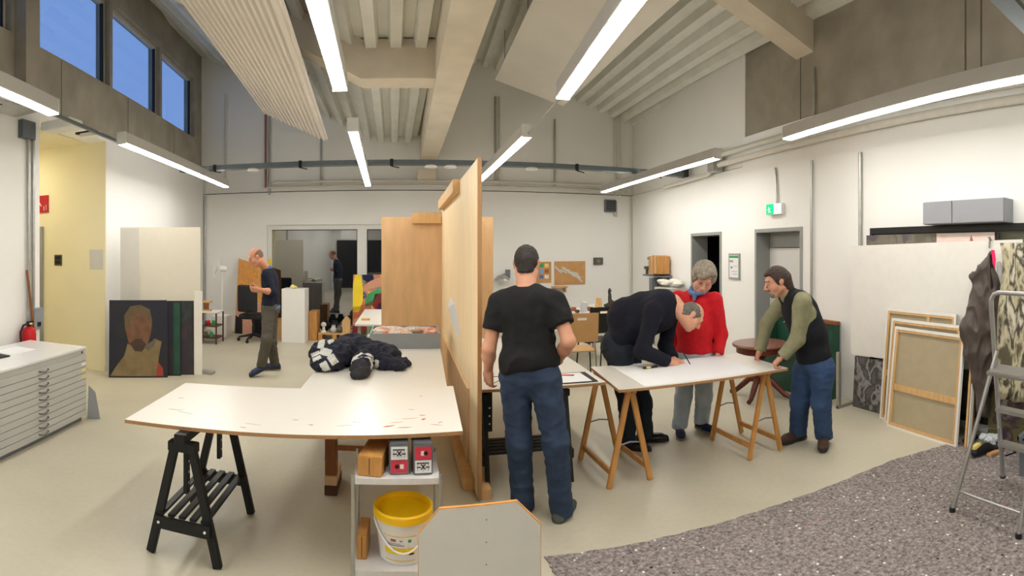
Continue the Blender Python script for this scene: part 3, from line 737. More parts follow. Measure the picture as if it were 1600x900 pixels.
for x, lab in ((-2.35, 'left'), (.42, 'c'), (.72, 'd'), (2.0, 'e')):
    obj('sensor', MB().lathe([(.09, 0), (.10, .015), (.08, .035)], (x, 8.0, 3.011), 16), 'white_plastic', t, world=True, smooth=True)
def pipe(name, pts, r, m, label, cat='pipe', group=None, n=10): return one(name, MB().tube(pts, r, n), m, label, cat, group, smooth=True)
pipe('conduit', [(-2.75, YB-.04, 3.20), (4.95, YB-.04, 3.20)], .028, 'pipe_white', 'upper of two pale pipes along the end wall joint', 'pipe', 'pale pipes along the end wall')
pipe('conduit', [(-2.9, YB-.035, 3.10), (4.95, YB-.035, 3.10)], .024, 'pipe_white', 'lower of two pale pipes along the end wall joint', 'pipe', 'pale pipes along the end wall')
for x, z0, z1, m, lab in ((353, 3.35, 5.2, 'pipe_white', 'thin white conduit high on the end wall beside the clerestory corner'), (415, 3.1, 4.75, 'pipe_pink', 'thin reddish conduit on the upper end wall'),
        (421, 2.95, 4.72, 'galv', 'steel conduit beside the reddish one on the upper end wall'), (502, 3.1, 4.3, 'galv', 'steel conduit under the tip of the ribbed sail'),
        (774, 3.2, 5.0, 'galv', 'dark steel conduit under the flat sail corner'), (781, 3.1, 5.0, 'pipe_white', 'pale conduit beside the dark one under the flat sail'), (867, 3.15, 4.6, 'galv', 'steel conduit below the middle of the flat sail'),
        (961, 3.0, 4.8, 'pipe_white', 'left of two white conduits near the far right corner'), (968, 3.0, 4.78, 'pipe_white', 'right of two white conduits near the far right corner')):
    X = wall_back_pt(x, 300).x; pipe('conduit', [(X, YB-.0, z0), (X, YB-.0, z1)], .022, m, lab)
X = wall_back_pt(321, 400).x; pipe('conduit', [(X, YB-.03, .02), (X, YB-.03, 2.97)], .022, 'galv', 'vertical steel conduit in the far left corner')
X = wall_back_pt(985, 400).x; pipe('conduit', [(X, YB-.03, .02), (X, YB-.03, 2.97)], .018, 'pipe_white', 'vertical white conduit in the far right corner')
# insulated pipes above the right wall ledge
for z, r, m, o, lab in ((3.10, .045, 'pipe_white', .10, 'lower of two lagged pipes along the right wall'), (3.24, .040, 'pipe_white', .12, 'upper of two lagged pipes along the right wall')):
    pipe('lagged_pipe', [(RWX(-1)-o, -1, z), (RWX(2.5)-o, 2.5, z), (RWX(6.84)-o, 6.84, z)], r, m, lab, 'pipe', 'lagged pipes on the right wall', 12)
pipe('lagged_pipe', [(RWX(7.06)-.1, 7.06, 3.05), (RWX(7.2)-.1, 7.2, 2.99), (RWX(8.9)-.1, 8.9, 2.97)], .035, 'pipe_white', 'short lower pipe run stepping toward the far corner', 'pipe')
one('junction_box', MB().box(RWX(7)-.2, RWX(7)-.02, 6.85, 7.05, 3.0, 3.3), 'galv', 'metal junction box where the lagged pipes end', 'junction box', bevel=.01)
one('junction_box', MB().box(RWX(8)-.16, RWX(8)-.03, 8.0, 8.2, 3.06, 3.22), 'dark_red_ground', 'dark reddish box at the tray end by the right wall', 'junction box', bevel=.01)
# vertical conduits on the right wall
for x, y0, y1, m, r, lab in ((1268, 250, 492, 'galv', .018, 'steel conduit beside the closed pale door'), (1344, 238, 384, 'galv', .022, 'steel conduit above the big leaning white panel')):
    a = wall_right_pt(x, y0, .03); b = wall_right_pt(x, y1, .03); b = Vector((a.x, a.y, max(b.z, .02))); pipe('conduit', [a, b], r, m, lab)
a = wall_right_pt(1211, 262, .03); b = wall_right_pt(1214, 318, .03); pipe('conduit', [a, a-V3(0, .02, .12), b], .016, 'galv', 'crooked conduit running down to the exit sign')
a = wall_right_pt(1272, 105, -.03); pipe('conduit', [a, V3(a.x, a.y, 3.46)], .016, 'galv', 'conduit on the bare concrete under the cross beam')
# exit sign: green with white running figure and arrow
c = wall_right_pt(1215, 327, .0); t = thing('exit_sign', 'small lit green and white exit sign on the right wall', 'exit sign', (c.x-.05, c.y, c.z))
obj('case', MB().box(-.02, .045, -.16, .16, -.075, .075), 'white_plastic', t, bevel=.006)
obj('green_face', MB().box(-.024, -.021, .0, .155, -.07, .07), 'exit_green', t); obj('white_face', MB().box(-.024, -.021, -.155, -.003, -.07, .07), 'exit_white', t)
obj('pictogram', MB().box(-.027, -.0245, .095, .11, .02, .035).bar((-.026, .10, .015), (-.026, .085, -.02), .003, .018).bar((-.026, .085, -.02), (-.026, .11, -.045), .003, .01).bar((-.026, .085, -.02), (-.026, .06, -.045), .003, .01).bar((-.026, .10, .005), (-.026, .125, -.01), .003, .009).bar((-.026, .095, .0), (-.026, .065, .01), .003, .009), 'exit_white', t)
# vent box on the end wall
c = wall_back_pt(952, 322); t = thing('vent_box', 'small dark louvred vent box high on the end wall', 'vent', (c.x, YB, c.z))
obj('case', MB().box(-.13, .13, -.10, -.0, -.14, .14), 'tin_grey', t, bevel=.01)
for i in range(6): obj('louvre', MB().box(-.11, .11, -.125, -.10, -.115+i*.04, -.092+i*.04), 'black_plastic', t)
obj('cable', MB().tube([(.08, -.04, -.14), (.10, -.04, -.22), (.17, -.03, -.24), (.17, -.02, .05), (.17, -.02, .12)], .012, 8), 'galv', t, smooth=True)
# pictures and boxes on the end wall
def picture(x0, x1, y0, y1, m, label, frame_m='ply_edge', cat='picture', off=.02):
    a = wall_back_pt(x0, y1); b = wall_back_pt(x1, y0); t = thing('pinned_board', label, cat, ((a.x+b.x)/2, YB-.015, a.z))
    obj('board', MB().box(a.x, b.x, YB-off, YB-.001, a.z, b.z), m, t, world=True, bevel=.004); return t, a, b
t, a, b = picture(866, 914, 408, 445, 'cardboard', 'brown board with white paper cut-outs pinned to the end wall', cat='board')
random.seed(3)
for i in range(11):
    px = a.x+.08+random.random()*(b.x-a.x-.16); pz = a.z+.08+random.random()*(b.z-a.z-.16)
    pz = b.z-.12-(px-a.x)/(b.x-a.x)*(b.z-a.z-.22)+random.uniform(-.06, .06); an = random.uniform(-.9, -.2); L = random.uniform(.05, .1)
    obj('paper_cutout', MB().bar((px-L*math.cos(an), YB-.0225-.0013*i, pz-L*math.sin(an)), (px+L*math.cos(an), YB-.0225-.0013*i, pz+L*math.sin(an)), .001, random.uniform(.03, .05)), 'board_grey', t, world=True)
t, a, b = picture(838, 861, 409, 442, 'cardboard', 'board with teal and yellow squares partly behind the man in black', cat='board')
for i, m in enumerate(('greenish', 'warm_yellow', 'logo_blue', 'terracotta', 'shirt_blue', 'plaster_white')):
    px = a.x+.06+(i % 2)*.12; pz = b.z-.12-(i//2)*.12; obj('colour_square', MB().box(px, px+.09, YB-.026, YB-.021, pz, pz+.08), m, t, world=True)
c = wall_back_pt(934, 408); t = thing('wall_clock_box', 'small dark square metal box on the end wall', 'box', (c.x, YB, c.z-.08))
obj('case', MB().box(-.11, .11, -.05, 0, 0, .16), 'dark_olive', t, bevel=.006); obj('dial', MB().lathe([(.045, 0), (.045, .008), (.02, .012)], (0, -.05, .08), 16, Matrix.Rotation(math.pi/2, 4, 'X').to_3x3().to_quaternion()), 'tin_grey', t, smooth=True)
# washbasin corner with grey lamp behind the partition
c = wall_back_pt(785, 436); t = thing('wall_lamp', 'grey metal lamp on the end wall behind the man in black', 'lamp', (c.x, YB, c.z))
obj('shade', MB().lathe([(.03, .12), (.10, .10), (.16, .03), (.17, 0), (.165, 0), (.15, .03)], (-.05, -.2, -.02), 18), 'galv', t, smooth=True)
obj('bracket', MB().box(.06, .16, -.05, 0, .02, .2).tube([(.1, -.05, .1), (.05, -.15, .12), (-.05, -.2, .1)], .012, 8), 'tin_grey', t)
c = wall_back_pt(872, 449); one('wall_shelf', MB().box(c.x-.16, c.x+.16, YB-.18, YB, c.z, c.z+.03).box(c.x-.14, c.x-.11, YB-.16, YB, c.z-.1, c.z).box(c.x+.11, c.x+.14, YB-.16, YB, c.z-.1, c.z), 'chair_ply', 'small wooden bracket shelf on the end wall below the boards', 'shelf')
# notice by the doors
a = wall_right_pt(1140, 432); b = wall_right_pt(1157, 395); t = thing('wall_notice', 'framed white notice between the two doorways', 'notice', (a.x, (a.y+b.y)/2, 1.3))
def rwbox(y0, y1, z0, z1, o0, o1):
    m = MB(); m.hexa([(RWX(y0)-o1, y0, z0), (RWX(y0)-o0, y0, z0), (RWX(y1)-o0, y1, z0), (RWX(y1)-o1, y1, z0), (RWX(y0)-o1, y0, z1), (RWX(y0)-o0, y0, z1), (RWX(y1)-o0, y1, z1), (RWX(y1)-o1, y1, z1)]); return m
ya, yb = b.y, a.y; z0, z1 = 1.30, 1.70
obj('frame', rwbox(ya, yb, z0, z1, .0, .02), 'frame_grey', t, world=True); obj('sheet', rwbox(ya+.03, yb-.03, z0+.03, z1-.03, .02, .023), 'paper', t, world=True)
obj('header', rwbox(ya+.03, yb-.03, z1-.07, z1-.035, .023, .025), 'greenish', t, world=True)
for i, (u0, u1, w0, w1) in enumerate(((.55, .9, .66, .74), (.6, .8, .42, .5), (.2, .5, .5, .52), (.2, .7, .3, .32), (.2, .6, .2, .22))):
    obj('print', rwbox(ya+(yb-ya)*u0, ya+(yb-ya)*u1, z0+(z1-z0)*w0, z0+(z1-z0)*w1, .023, .0245), 'frame_grey', t, world=True)
# wall cabinet of grey metal above the canvases
t = thing('wall_cabinet', 'grey metal wall cabinet above the black-framed canvas', 'cabinet', (RWX(2.5), 2.5, 2.0))
ya, yb = wall_right_pt(1568, 330, .22).y, wall_right_pt(1441, 330, .22).y
obj('case', rwbox(ya, yb, 1.99, 2.21, .0, .20), 'grey_cabinet', t, world=True, bevel=.004)
ys = wall_right_pt(1487, 330, .22).y
for p, q in ((ya+.004, ys-.005), (ys+.005, yb-.004)): obj('door', rwbox(p, q, 1.995, 2.205, .20, .215), 'grey_cabinet', t, world=True, bevel=.003)
# left side: fire extinguisher, broom handle, switch box, conduits, corridor items
c = wall_left_pt(31, 535); t = thing('fire_extinguisher', 'red fire extinguisher on the wall behind the flat-file cabinet', 'fire extinguisher', (c.x+.09, c.y+.05, .44))
obj('cylinder', MB().lathe([(.05, 0), (.08, .02), (.085, .06), (.085, .36), (.07, .42), (.03, .45)], n=20), 'red_paint', t, smooth=True)
obj('valve', MB().lathe([(.025, .44), (.03, .47), (.02, .5)], n=12).box(-.012, .012, -.03, .07, .49, .505), 'black_plastic', t, smooth=True)
obj('gauge', MB().lathe([(.018, 0), (.018, .015)], (.03, .0, .475), 12), 'warm_yellow', t, smooth=True)
obj('hose', MB().tube([(.0, -.02, .48), (0, -.09, .47), (0, -.14, .40), (0, -.13, .25), (0, -.12, .12)], .013, 8), 'black_plastic', t, smooth=True)
a = wall_left_pt(42, 422, .05); b = V3(LWX(4.62)+.16, 4.62, .02)
one('broom_handle', MB().tube([b, a], .014, 10), 'brown_wood', 'brown wooden broom handle leaning on the wall beside the extinguisher', 'broom handle', smooth=True)
c = wall_left_pt(55, 497); t = thing('switch_box', 'grey switch box at the corridor corner above the cabinet', 'switch box', (c.x, c.y, c.z-.1))
obj('case', MB().box(0, .06, -.09, .09, -.02, .22), 'grey_box', t, bevel=.006); obj('socket', MB().box(.06, .066, -.03, .03, .01, .06), 'ink', t)
for x, lab in ((45, 'left of two steel conduits on the wall by the corridor'), (52, 'right of two steel conduits on the wall by the corridor')):
    a = wall_left_pt(x, 205, .03); pipe('conduit', [(a.x, a.y, .9), (a.x, a.y, 3.15)], .02, 'galv', lab, 'pipe', 'conduit pair by the corridor')
one('conduit_clip', MB().box(LWX(4.45), LWX(4.45)+.08, 4.36, 4.58, 3.0, 3.2), 'tray_grey', 'grey clip box where the two corridor conduits start', 'box')
c = wall_left_pt(14, 176, .22); t = thing('cable_bundle', 'tangle of red and black cables on the tray at the left edge', 'cables', (c.x, c.y, 3.15))
for i, m in enumerate(('red_paint', 'black_plastic', 'greenish', 'black_plastic')):
    obj('cable', MB().tube([(c.x+.05*i, c.y-.9, 3.18+.02*i), (c.x+.06*i, c.y-.3, 3.24-.03*i), (c.x+.04, c.y-.1, 3.19+.01*i), (c.x+.05*i, c.y+.15, 3.20)], .014, 8), m, t, world=True, smooth=True)
obj('tray', MB().box(c.x-.05, c.x+.28, c.y-1.2, c.y+.15, 3.145, 3.16), 'galv', t, world=True)
a = G(83, 178, LEDZ+.05); b = G(190, 224, LEDZ+.05); one('lamp_rail', MB().bar(a, b, .03, .03), 'tray_grey', 'thin dark rail joining the two lamps on the corridor side', 'rail')
a = G(878, 150, LEDZ+.03); b = G(826, 208, LEDZ+.03); one('lamp_rail', MB().tube([a, b], .012, 8), 'galv', 'thin rod joining the two lamps above the partition', 'rail')
c = J(95, 197, 5.9); one('ballast_box', MB().box(c.x-.2, c.x+.22, c.y-.12, c.y+.12, c.z-.05, c.z+.05), 'frame_white', 'flat white equipment box under the corridor opening top', 'box', bevel=.01)
c = J(140, 210, 6.6); t = thing('emergency_lamp', 'small white emergency lamp beside the corridor opening top', 'lamp', (c.x, c.y, c.z))
obj('case', MB().box(-.12, .16, -.05, .05, -.03, .02), 'white_plastic', t, bevel=.008); obj('bracket', MB().box(-.2, .05, -.03, .03, .02, .045), 'black_plastic', t)
# corridor signs
t = thing('fire_sign', 'red fire extinguisher sign with white symbols on the corridor wall', 'sign', (-5.15, AY1, 2.3)); xs, zs = wall_back_pt(70, 318).x, 0
x0 = math.tan(ray(62))*AY1; x1 = math.tan(ray(77))*AY1; zt = H+89/F*math.hypot(x1, AY1); zb = H+62/F*math.hypot(x1, AY1)
x0 -= .12
obj('plate', MB().box(x0, x1, AY1-.03, AY1-.0125, zb, zt), 'sign_red', t, world=True)
w = x1-x0
obj('symbol', MB().box(x0+w*.30, x0+w*.42, AY1-.034, AY1-.03, zb+.04, zb+.14), 'sign_white', t, world=True)
for sm in (MB().box(x0+w*.33, x0+w*.39, AY1-.034, AY1-.03, zb+.1405, zb+.17), MB().bar((x0+w*.45, AY1-.032, zb+.16), (x0+w*.57, AY1-.032, zb+.10), .004, .012), MB().bar((x0+w*.75, AY1-.032, zb+.03), (x0+w*.75, AY1-.032, zb+.1), .004, .02), MB().bar((x0+w*.88, AY1-.032, zb+.04), (x0+w*.88, AY1-.032, zb+.12), .004, .012)): obj('symbol', sm, 'sign_white', t, world=True)
def cwall(x0, x1, y0, y1):
    a = math.tan(ray(x0))*AY1; b = math.tan(ray(x1))*AY1; d = math.hypot((a+b)/2, AY1); return a, b, H-(y1-YH)/F*d, H-(y0-YH)/F*d
a, b, z0, z1 = cwall(86, 98, 398, 415); t = thing('light_switch', 'dark double light switch on the cream corridor wall', 'switch', (a, AY1, z0))
obj('plate', MB().box(a, b, AY1-.022, AY1-.0125, z0, z1), 'dark_olive', t, world=True, bevel=.003); obj('rocker', MB().box(a+.02, b-.02, AY1-.028, AY1-.022, z0+.02, (z0+z1)/2-.004).box(a+.02, b-.02, AY1-.028, AY1-.022, (z0+z1)/2+.004, z1-.02), 'ink', t, world=True)
a, b, z0, z1 = cwall(141, 162, 390, 421); one('notice_sheet', MB().box(a, b, AY1-.018, AY1-.0125, z0, z1), 'paper_grey', 'blank pale sheet on the cream corridor wall', 'notice')
t = thing('corridor_lamp', 'warm lamp on the corridor ceiling beyond the opening', 'ceiling lamp', (-5.6, 5.55, AZ-.06))
obj('glow_panel', MB().box(-.4, .4, -.25, .25, -.005, .02), 'corridor_glow', t); obj('lamp_case', MB().box(-.43, .43, -.28, .28, .021, .058), 'frame_white', t)
# ================================================================== people
def build_person(label, base, S):
    t = thing('person', label, 'person', base)
    hc, hf, hu, hs = S['head']; nb = S['nb']; pv = S['pv']; sh, el, wr = S['sh'], S['el'], S['wr']; hip, kn, an = S['hip'], S['kn'], S['an']
    rt = nrm(sh[1]-sh[0]); tu = nrm(nb-pv); fw = nrm(tu.cross(rt)); rt = fw.cross(tu); L = (nb-pv).length; fr = (rt, fw, tu)
    cw, cd, bw, bd, hw, hd = S.get('tor', (.175, .118, .160, .118, .170, .122)); bend = S.get('bend', V3(0, 0, 0))
    ua, fa = S.get('arm', (.056, .044)); res = S.get('res', .0055)
    def torso(sd, g=0.0, k=.05):
        sd.ell(pv+tu*L*.70+bend*.9, (cw+g, cd+g, L*.36+g), fr, k); sd.ell(pv+tu*L*.38+fw*S.get('paunch', 0)+bend*.8, (bw+g, bd+g, L*.36+g), fr, k)
        sd.ell(pv+tu*.03, (hw+g, hd+g, .15+g), fr, k)
        for q in (0, 1): sd.cone(nb-tu*.055+bend*.3, sh[q]-tu*.004, .058+g, .056+g, .05)
        for c, rad in S.get('extra', []): sd.ell(c, tuple(x+g for x in rad), None, k)
    # --- body
    sd = SDF(); torso(sd, -.022)
    add_head(sd, hc, hf, hu, hs, fat=S.get('fat', 1.0), nose=S.get('nose', 1.0)); r, f, u = frame(hf, hu)
    sd.cone(hc-u*.055*hs-f*.022*hs, nb+tu*.0, S.get('neckr', .056)*hs, S.get('neckr', .056)+.008, .035)
    for q in (0, 1):
        sd.cone(sh[q], el[q], ua-.012, fa-.002, .02); d = nrm(wr[q]-el[q])
        sd.cone(el[q], el[q]+(wr[q]-el[q])*.35, fa-.002, fa-.001, .02); sd.cone(el[q]+(wr[q]-el[q])*.3, wr[q], fa-.001, .027, .02)
        hd_, pn, curl, thumb = S['hand'][q]; add_hand(sd, wr[q], hd_, pn, 1 if q else -1, curl, thumb=thumb, s=S.get('hs', 1.0))
        leg(sd, hip[q], kn[q], an[q], (.07, .05, .036))
    sdf_obj('body', sd, S['skin'], t, res)
    eyes(t, hc, hf, hu, hs)
    # --- trousers
    sd = SDF(); sd.ell(pv-V3(0, 0, .03), (hw+.004, hd+.006, .15), fr if S.get('hipfr') is None else S['hipfr'], .05)
    lr = S.get('legr', (.094, .070, .062))
    for q in (0, 1):
        if 'seat' in S: sd.ell(S['seat'][q], (.095, .10, .12), None, .05)
        leg(sd, hip[q], kn[q], an[q]+nrm(an[q]-kn[q])*.05, lr, .035)
    for q in (0, 1): sd.cut(an[q]+V3(0, 0, S.get('hem', -.025)), (0, 0, -1), .12, .006)
    sd.cut(pv+tu*.10, tu, .30, .008)
    sdf_obj('trousers', sd, S['trouser'], t, res+.001, S.get('twr', .005), 8, (1, 1, 1.7), seed=S.get('seed', 0))
    # --- upper garment
    sd = SDF(); torso(sd)
    sd.cut(pv-tu*S.get('hemdrop', .05), rt*S.get('hemtilt', 0)-tu, .42, .012)
    for q in (0, 1):
        if S['sleeve'] == 'none': continue
        if S['sleeve'] == 'short':
            e = sh[q]+(el[q]-sh[q])*.62; sd.cone(sh[q], e, ua+.012, ua+.014, .04); sd.cut(e-(el[q]-sh[q]).normalized()*.01, el[q]-sh[q], .10, .004)
        else:
            sd.cone(sh[q], el[q], ua+.008, fa+.012, .04); e = el[q]+(wr[q]-el[q])*S.get('cuff', 1.0)
            sd.cone(el[q], e, fa+.012, fa+.002, .025); sd.cut(e, wr[q]-el[q], .075, .004)
    if S.get('vneck'): sd.cone(nb+tu*.06+fw*.04, nb-tu*.10+fw*.14, .055, .012, .01); sd.ops[-1] = ('s',)+sd.ops[-1][1:]
    sdf_obj('upper_garment', sd, S['top'], t, res+.0005, S.get('wr_', .006), 7, (1, 1, 1.0), seed=S.get('seed', 0)+3, label=S.get('toplab'))
    # --- shoes
    for q in (0, 1):
        d = S['toe'][q]; sd = SDF(); shoe(sd, an[q], d, S.get('ss', 1.05), S.get('sh_', .085)); o = sdf_obj('shoe', sd, S['shoe'], t, .005)
        obj('sole', sole(an[q], d, S.get('ss', 1.05), S.get('sh_', .085)), S['sole'], o, world=False)
        o2 = o.children[0] if o.children else None
    return t, (r, f, u), (rt, fw, tu), L
def hair_cap(t, hc, fr, s, m, front=.06, low=-.06, th=.010, extra=None, name='hair', res=.005, top=True, side=.0):
    """hair mass over the skull: trimmed above the brow in front and at the nape/ears"""
    r, f, u = fr; P = lambda a, b, d: hc+(r*a+f*b+u*d)*s; sd = SDF()
    sd.ell(P(0, -.012, .030), ((.077+th)*s, (.098+th)*s, (.095+th)*s), fr, .02)
    sd.cone(P(0, -.06, 0), P(0, -.052, low), .062*s, .052*s, .03)
    sd.cut(P(0, front, .045), (f*.85-u*.55), .35, .012)
    sd.cut(P(0, .030, .0), (f*.9-u*.25), .35, .008)
    sd.cut(P(0, -.03, low), (f*.35-u), .35, .012)
    if extra: extra(sd, P)
    return sdf_obj(name, sd, m, t, res, .003, 40)

# ---- man in black T-shirt, back to us, working at the far side of the partition
def man_black():
    vf = nrm(V3(.27, .96, 0)); vr = nrm(V3(.96, -.27, 0))
    sh = [J(781, 472, 3.54), J(866, 470, 3.46)]; el = [J(764, 545, 3.50), J(889, 534, 3.36)]; wr = [J(763, 580, 3.60), J(869, 566, 3.58)]
    S = dict(head=(J(823, 413, 3.58), vf*.93-V3(0, 0, .37)+vr*.10, V3(0, 0, 1)+vf*.35, 1.02), nb=J(822, 450, 3.50), pv=J(827, 574, 3.44), sh=sh, el=el, wr=wr,
        hip=[J(806, 592, 3.46), J(851, 592, 3.42)], kn=[J(811, 690, 3.44), J(868, 690, 3.36)], an=[J(817, 786, 3.50), J(877, 794, 3.40)],
        hand=[(V3(.08, .25, -1), V3(.8, .5, .2), (.35, .5, .4), (.35, .4)), (V3(-.5, .8, -.35), V3(-.3, -.3, -1), (.3, .4, .3), (.4, .4))],
        toe=[V3(.05, 1, 0), V3(.62, .78, 0)], tor=(.205, .125, .178, .122, .182, .130), arm=(.060, .047), skin='skin_a', trouser='denim', top='tee_black', sleeve='short',
        shoe='trainer_grey', sole='sole_grey', legr=(.108, .080, .072), hemdrop=.014, hemtilt=.10, neckr=.061, extra=[(J(827, 566, 3.44), (.192, .142, .14))], seed=1, twr=.006, hem=-.035, wr_=.009, ss=1.1)
    t, fr, tf, L = build_person('man in a black T-shirt and blue jeans, back turned, beside the plywood partition', G(848, 800), S)
    hair_cap(t, S['head'][0], fr, 1.02, 'hair_dark', low=-.07, th=.004)
    # brown belt showing at the waist
    sd = SDF(); pv = S['pv']; sd.ell(pv+V3(0, 0, .03), (.188, .138, .05), tf, .01); sd.cut(pv+V3(0, 0, .052), (0, 0, 1), .4); sd.cut(pv+V3(0, 0, .012), (0, 0, -1), .4)
    sdf_obj('belt', sd, 'belt_brown', t, .006)
man_black()

# ---- man in navy jumper bending over the drawing table, drawing
def man_navy():
    sh = [J(1050, 474, 4.92), J(1022, 486, 4.52)]; el = [J(1040, 540, 4.80), J(1003, 548, 4.42)]; wr = [J(1052, 562, 4.66), J(1046, 566, 4.53)]
    hf = V3(.55, -.30, -.72)
    S = dict(head=(J(1081, 494, 4.66), hf, V3(.85, -.15, .42), 1.0), nb=J(1052, 472, 4.70), pv=J(968, 534, 4.74), sh=sh, el=el, wr=wr,
        hip=[J(978, 552, 4.80), J(968, 556, 4.62)], kn=[J(1004, 630, 4.78), J(982, 634, 4.62)], an=[J(1008, 676, 4.76), J(980, 687, 4.60)],
        hand=[(V3(.5, -.6, -.15), V3(0, -.2, -1), (.35, .4, .3), (.3, .3)), (V3(.9, .1, -.15), V3(.2, .55, -.8), (.55, .7, .4), (.6, .5))],
        toe=[V3(.95, -.3, 0), V3(.75, -.66, 0)], tor=(.205, .150, .195, .160, .190, .150), bend=V3(-.02, 0, .045), arm=(.070, .052), skin='skin_b', trouser='denim_dark', top='knit_navy', sleeve='long',
        cuff=.93, shoe='leather_black', sole='sole_dark', legr=(.118, .084, .068), hemdrop=.06, seed=2, hem=-.03, hipfr=(V3(.25, -.97, 0), V3(.97, .25, 0), V3(0, 0, 1)),
        seat=[J(962, 538, 4.86), J(956, 541, 4.66)], paunch=.02, neckr=.064, extra=[(J(980, 497, 4.76), (.18, .19, .19)), (J(1006, 488, 4.75), (.18, .19, .185)), (J(1030, 486, 4.74), (.16, .19, .18))])
    t, fr, tf, L = build_person('man in a navy jumper bent low over the drawing table, pen in hand', G(993, 695), S)
    hc = S['head'][0]
    r, f, u = fr; P = lambda a, b, d: hc+(r*a+f*b+u*d)
    sd = SDF(); sd.ell(P(0, -.018, .020), (.083, .100, .095), fr, .02); sd.cone(P(0, -.06, 0), P(0, -.055, -.06), .060, .052, .03)
    sd.cut(P(0, .055, .0), (f-u*.1), .3, .01); sd.cut(P(0, .03, -.01), (f*.9-u*.5), .35, .01); sd.cut(P(0, .0, .085), (u*.9+f*.55), .35, .012); sd.cut(P(0, -.03, -.06), -u+f*.3, .3, .01)
    sdf_obj('hair', sd, 'hair_salt', t, .005, .003, 40)
    sd = SDF(); nb = S['nb']; rt, fw, tu = tf
    sd.cone(nb-tu*.01-rt*.01, nb+tu*.025, .076, .072, .01); sd.cut(nb+tu*.035, tu, .2); sdf_obj('shirt_collar', sd, 'sign_white', t, .005)
    return t, wr[1]
_, pen_wrist = man_navy()

# ---- person in red jumper looking down at the drawing
def person_red():
    vf = nrm(V3(-.50, -.87, 0)); vr = nrm(vf.cross(V3(0, 0, 1)))
    c = 5.10
    sh = [J(1117, 468, 5.02), J(1059, 465, 5.20)]; el = [J(1127, 522, 5.06), J(1052, 520, 5.28)]; wr = [J(1122, 553, 4.98), J(1056, 556, 5.14)]
    S = dict(head=(J(1099, 435, 4.96), vf*.80-V3(0, 0, .52)-vr*.02, V3(0, 0, 1)+vf*.3+vr*-.22, 1.12), nb=J(1090, 456, 5.10), pv=J(1086, 552, 5.08), sh=sh, el=el, wr=wr,
        hip=[J(1099, 563, 5.04), J(1072, 563, 5.14)], kn=[J(1100, 618, 5.02), J(1068, 622, 5.06)], an=[J(1096, 657, 5.04), J(1062, 664, 4.96)],
        hand=[(V3(-.1, -.1, -1), vr*.9+vf*-.3, (.4, .5, .4), (.3, .4)), (V3(.1, -.1, -1), -vr*.9+vf*-.3, (.4, .5, .4), (.3, .4))],
        toe=[V3(.10, -1, 0), V3(-.42, -.9, 0)], tor=(.176, .135, .190, .155, .185, .140), paunch=.02, arm=(.062, .048), skin='skin_c', trouser='denim_light', top='knit_red', sleeve='long', cuff=.98,
        shoe='suede_navy', sole='sole_grey', legr=(.102, .078, .070), hemdrop=.07, seed=3, hem=-.02, vneck=True, fat=1.04, ss=.95, hs=.95, wr_=.005)
    t, fr, tf, L = build_person('grey-haired person in a red jumper and pale jeans, looking down behind the drawing table', G(1077, 680), S)
    hc = S['head'][0]; r, f, u = fr
    def extra(sd, P):
        for a in (-1, 1): sd.ell(P(a*.070, .005, .030), (.030, .062, .062), fr, .03)
        sd.ell(P(0, .055, .098), (.072, .048, .036), fr, .03); sd.ell(P(.03, .085, .070), (.05, .028, .024), fr, .02)
        sd.ell(P(0, -.05, .06), (.095, .075, .085), fr, .03)
    hair_cap(t, hc, fr, 1.12, 'hair_grey', front=.075, low=-.07, th=.027, extra=extra)
    rt, fw, tu = tf; nb = S['nb']; sd = SDF()
    n = 14; pts = []
    nb = J(1094, 454, 5.05)
    for i in range(n):
        a = 2*math.pi*i/n; pts.append(nb+tu*(.018-.045*math.cos(a))+rt*(.082*math.sin(a))+fw*(.025+.082*math.cos(a)))
    for i in range(n): sd.cone(pts[i], pts[(i+1) % n], .021, .021, .01)
    sd.cone(pts[0], pts[0]-tu*.055+fw*.01, .022, .014, .015)
    sdf_obj('scarf', sd, 'scarf_blue', t, .005, .004, 20)
    g = MB()
    for q in (-1, 1):
        cc = hc+r*(q*.034)+f*.100+u*.010; g.tube([cc+r*(.022*math.cos(a))+u*(.017*math.sin(a)) for a in [2*math.pi*i/16 for i in range(16)]], .0016, 6, close=True)
        g.tube([cc+r*(q*.022), hc+r*(q*.080)+f*.02+u*.012], .0015, 6)
    g.tube([hc-r*.012+f*.103+u*.012, hc+r*.012+f*.103+u*.012], .0015, 6); obj('glasses', g, 'chrome', t, world=True, smooth='all')
person_red()

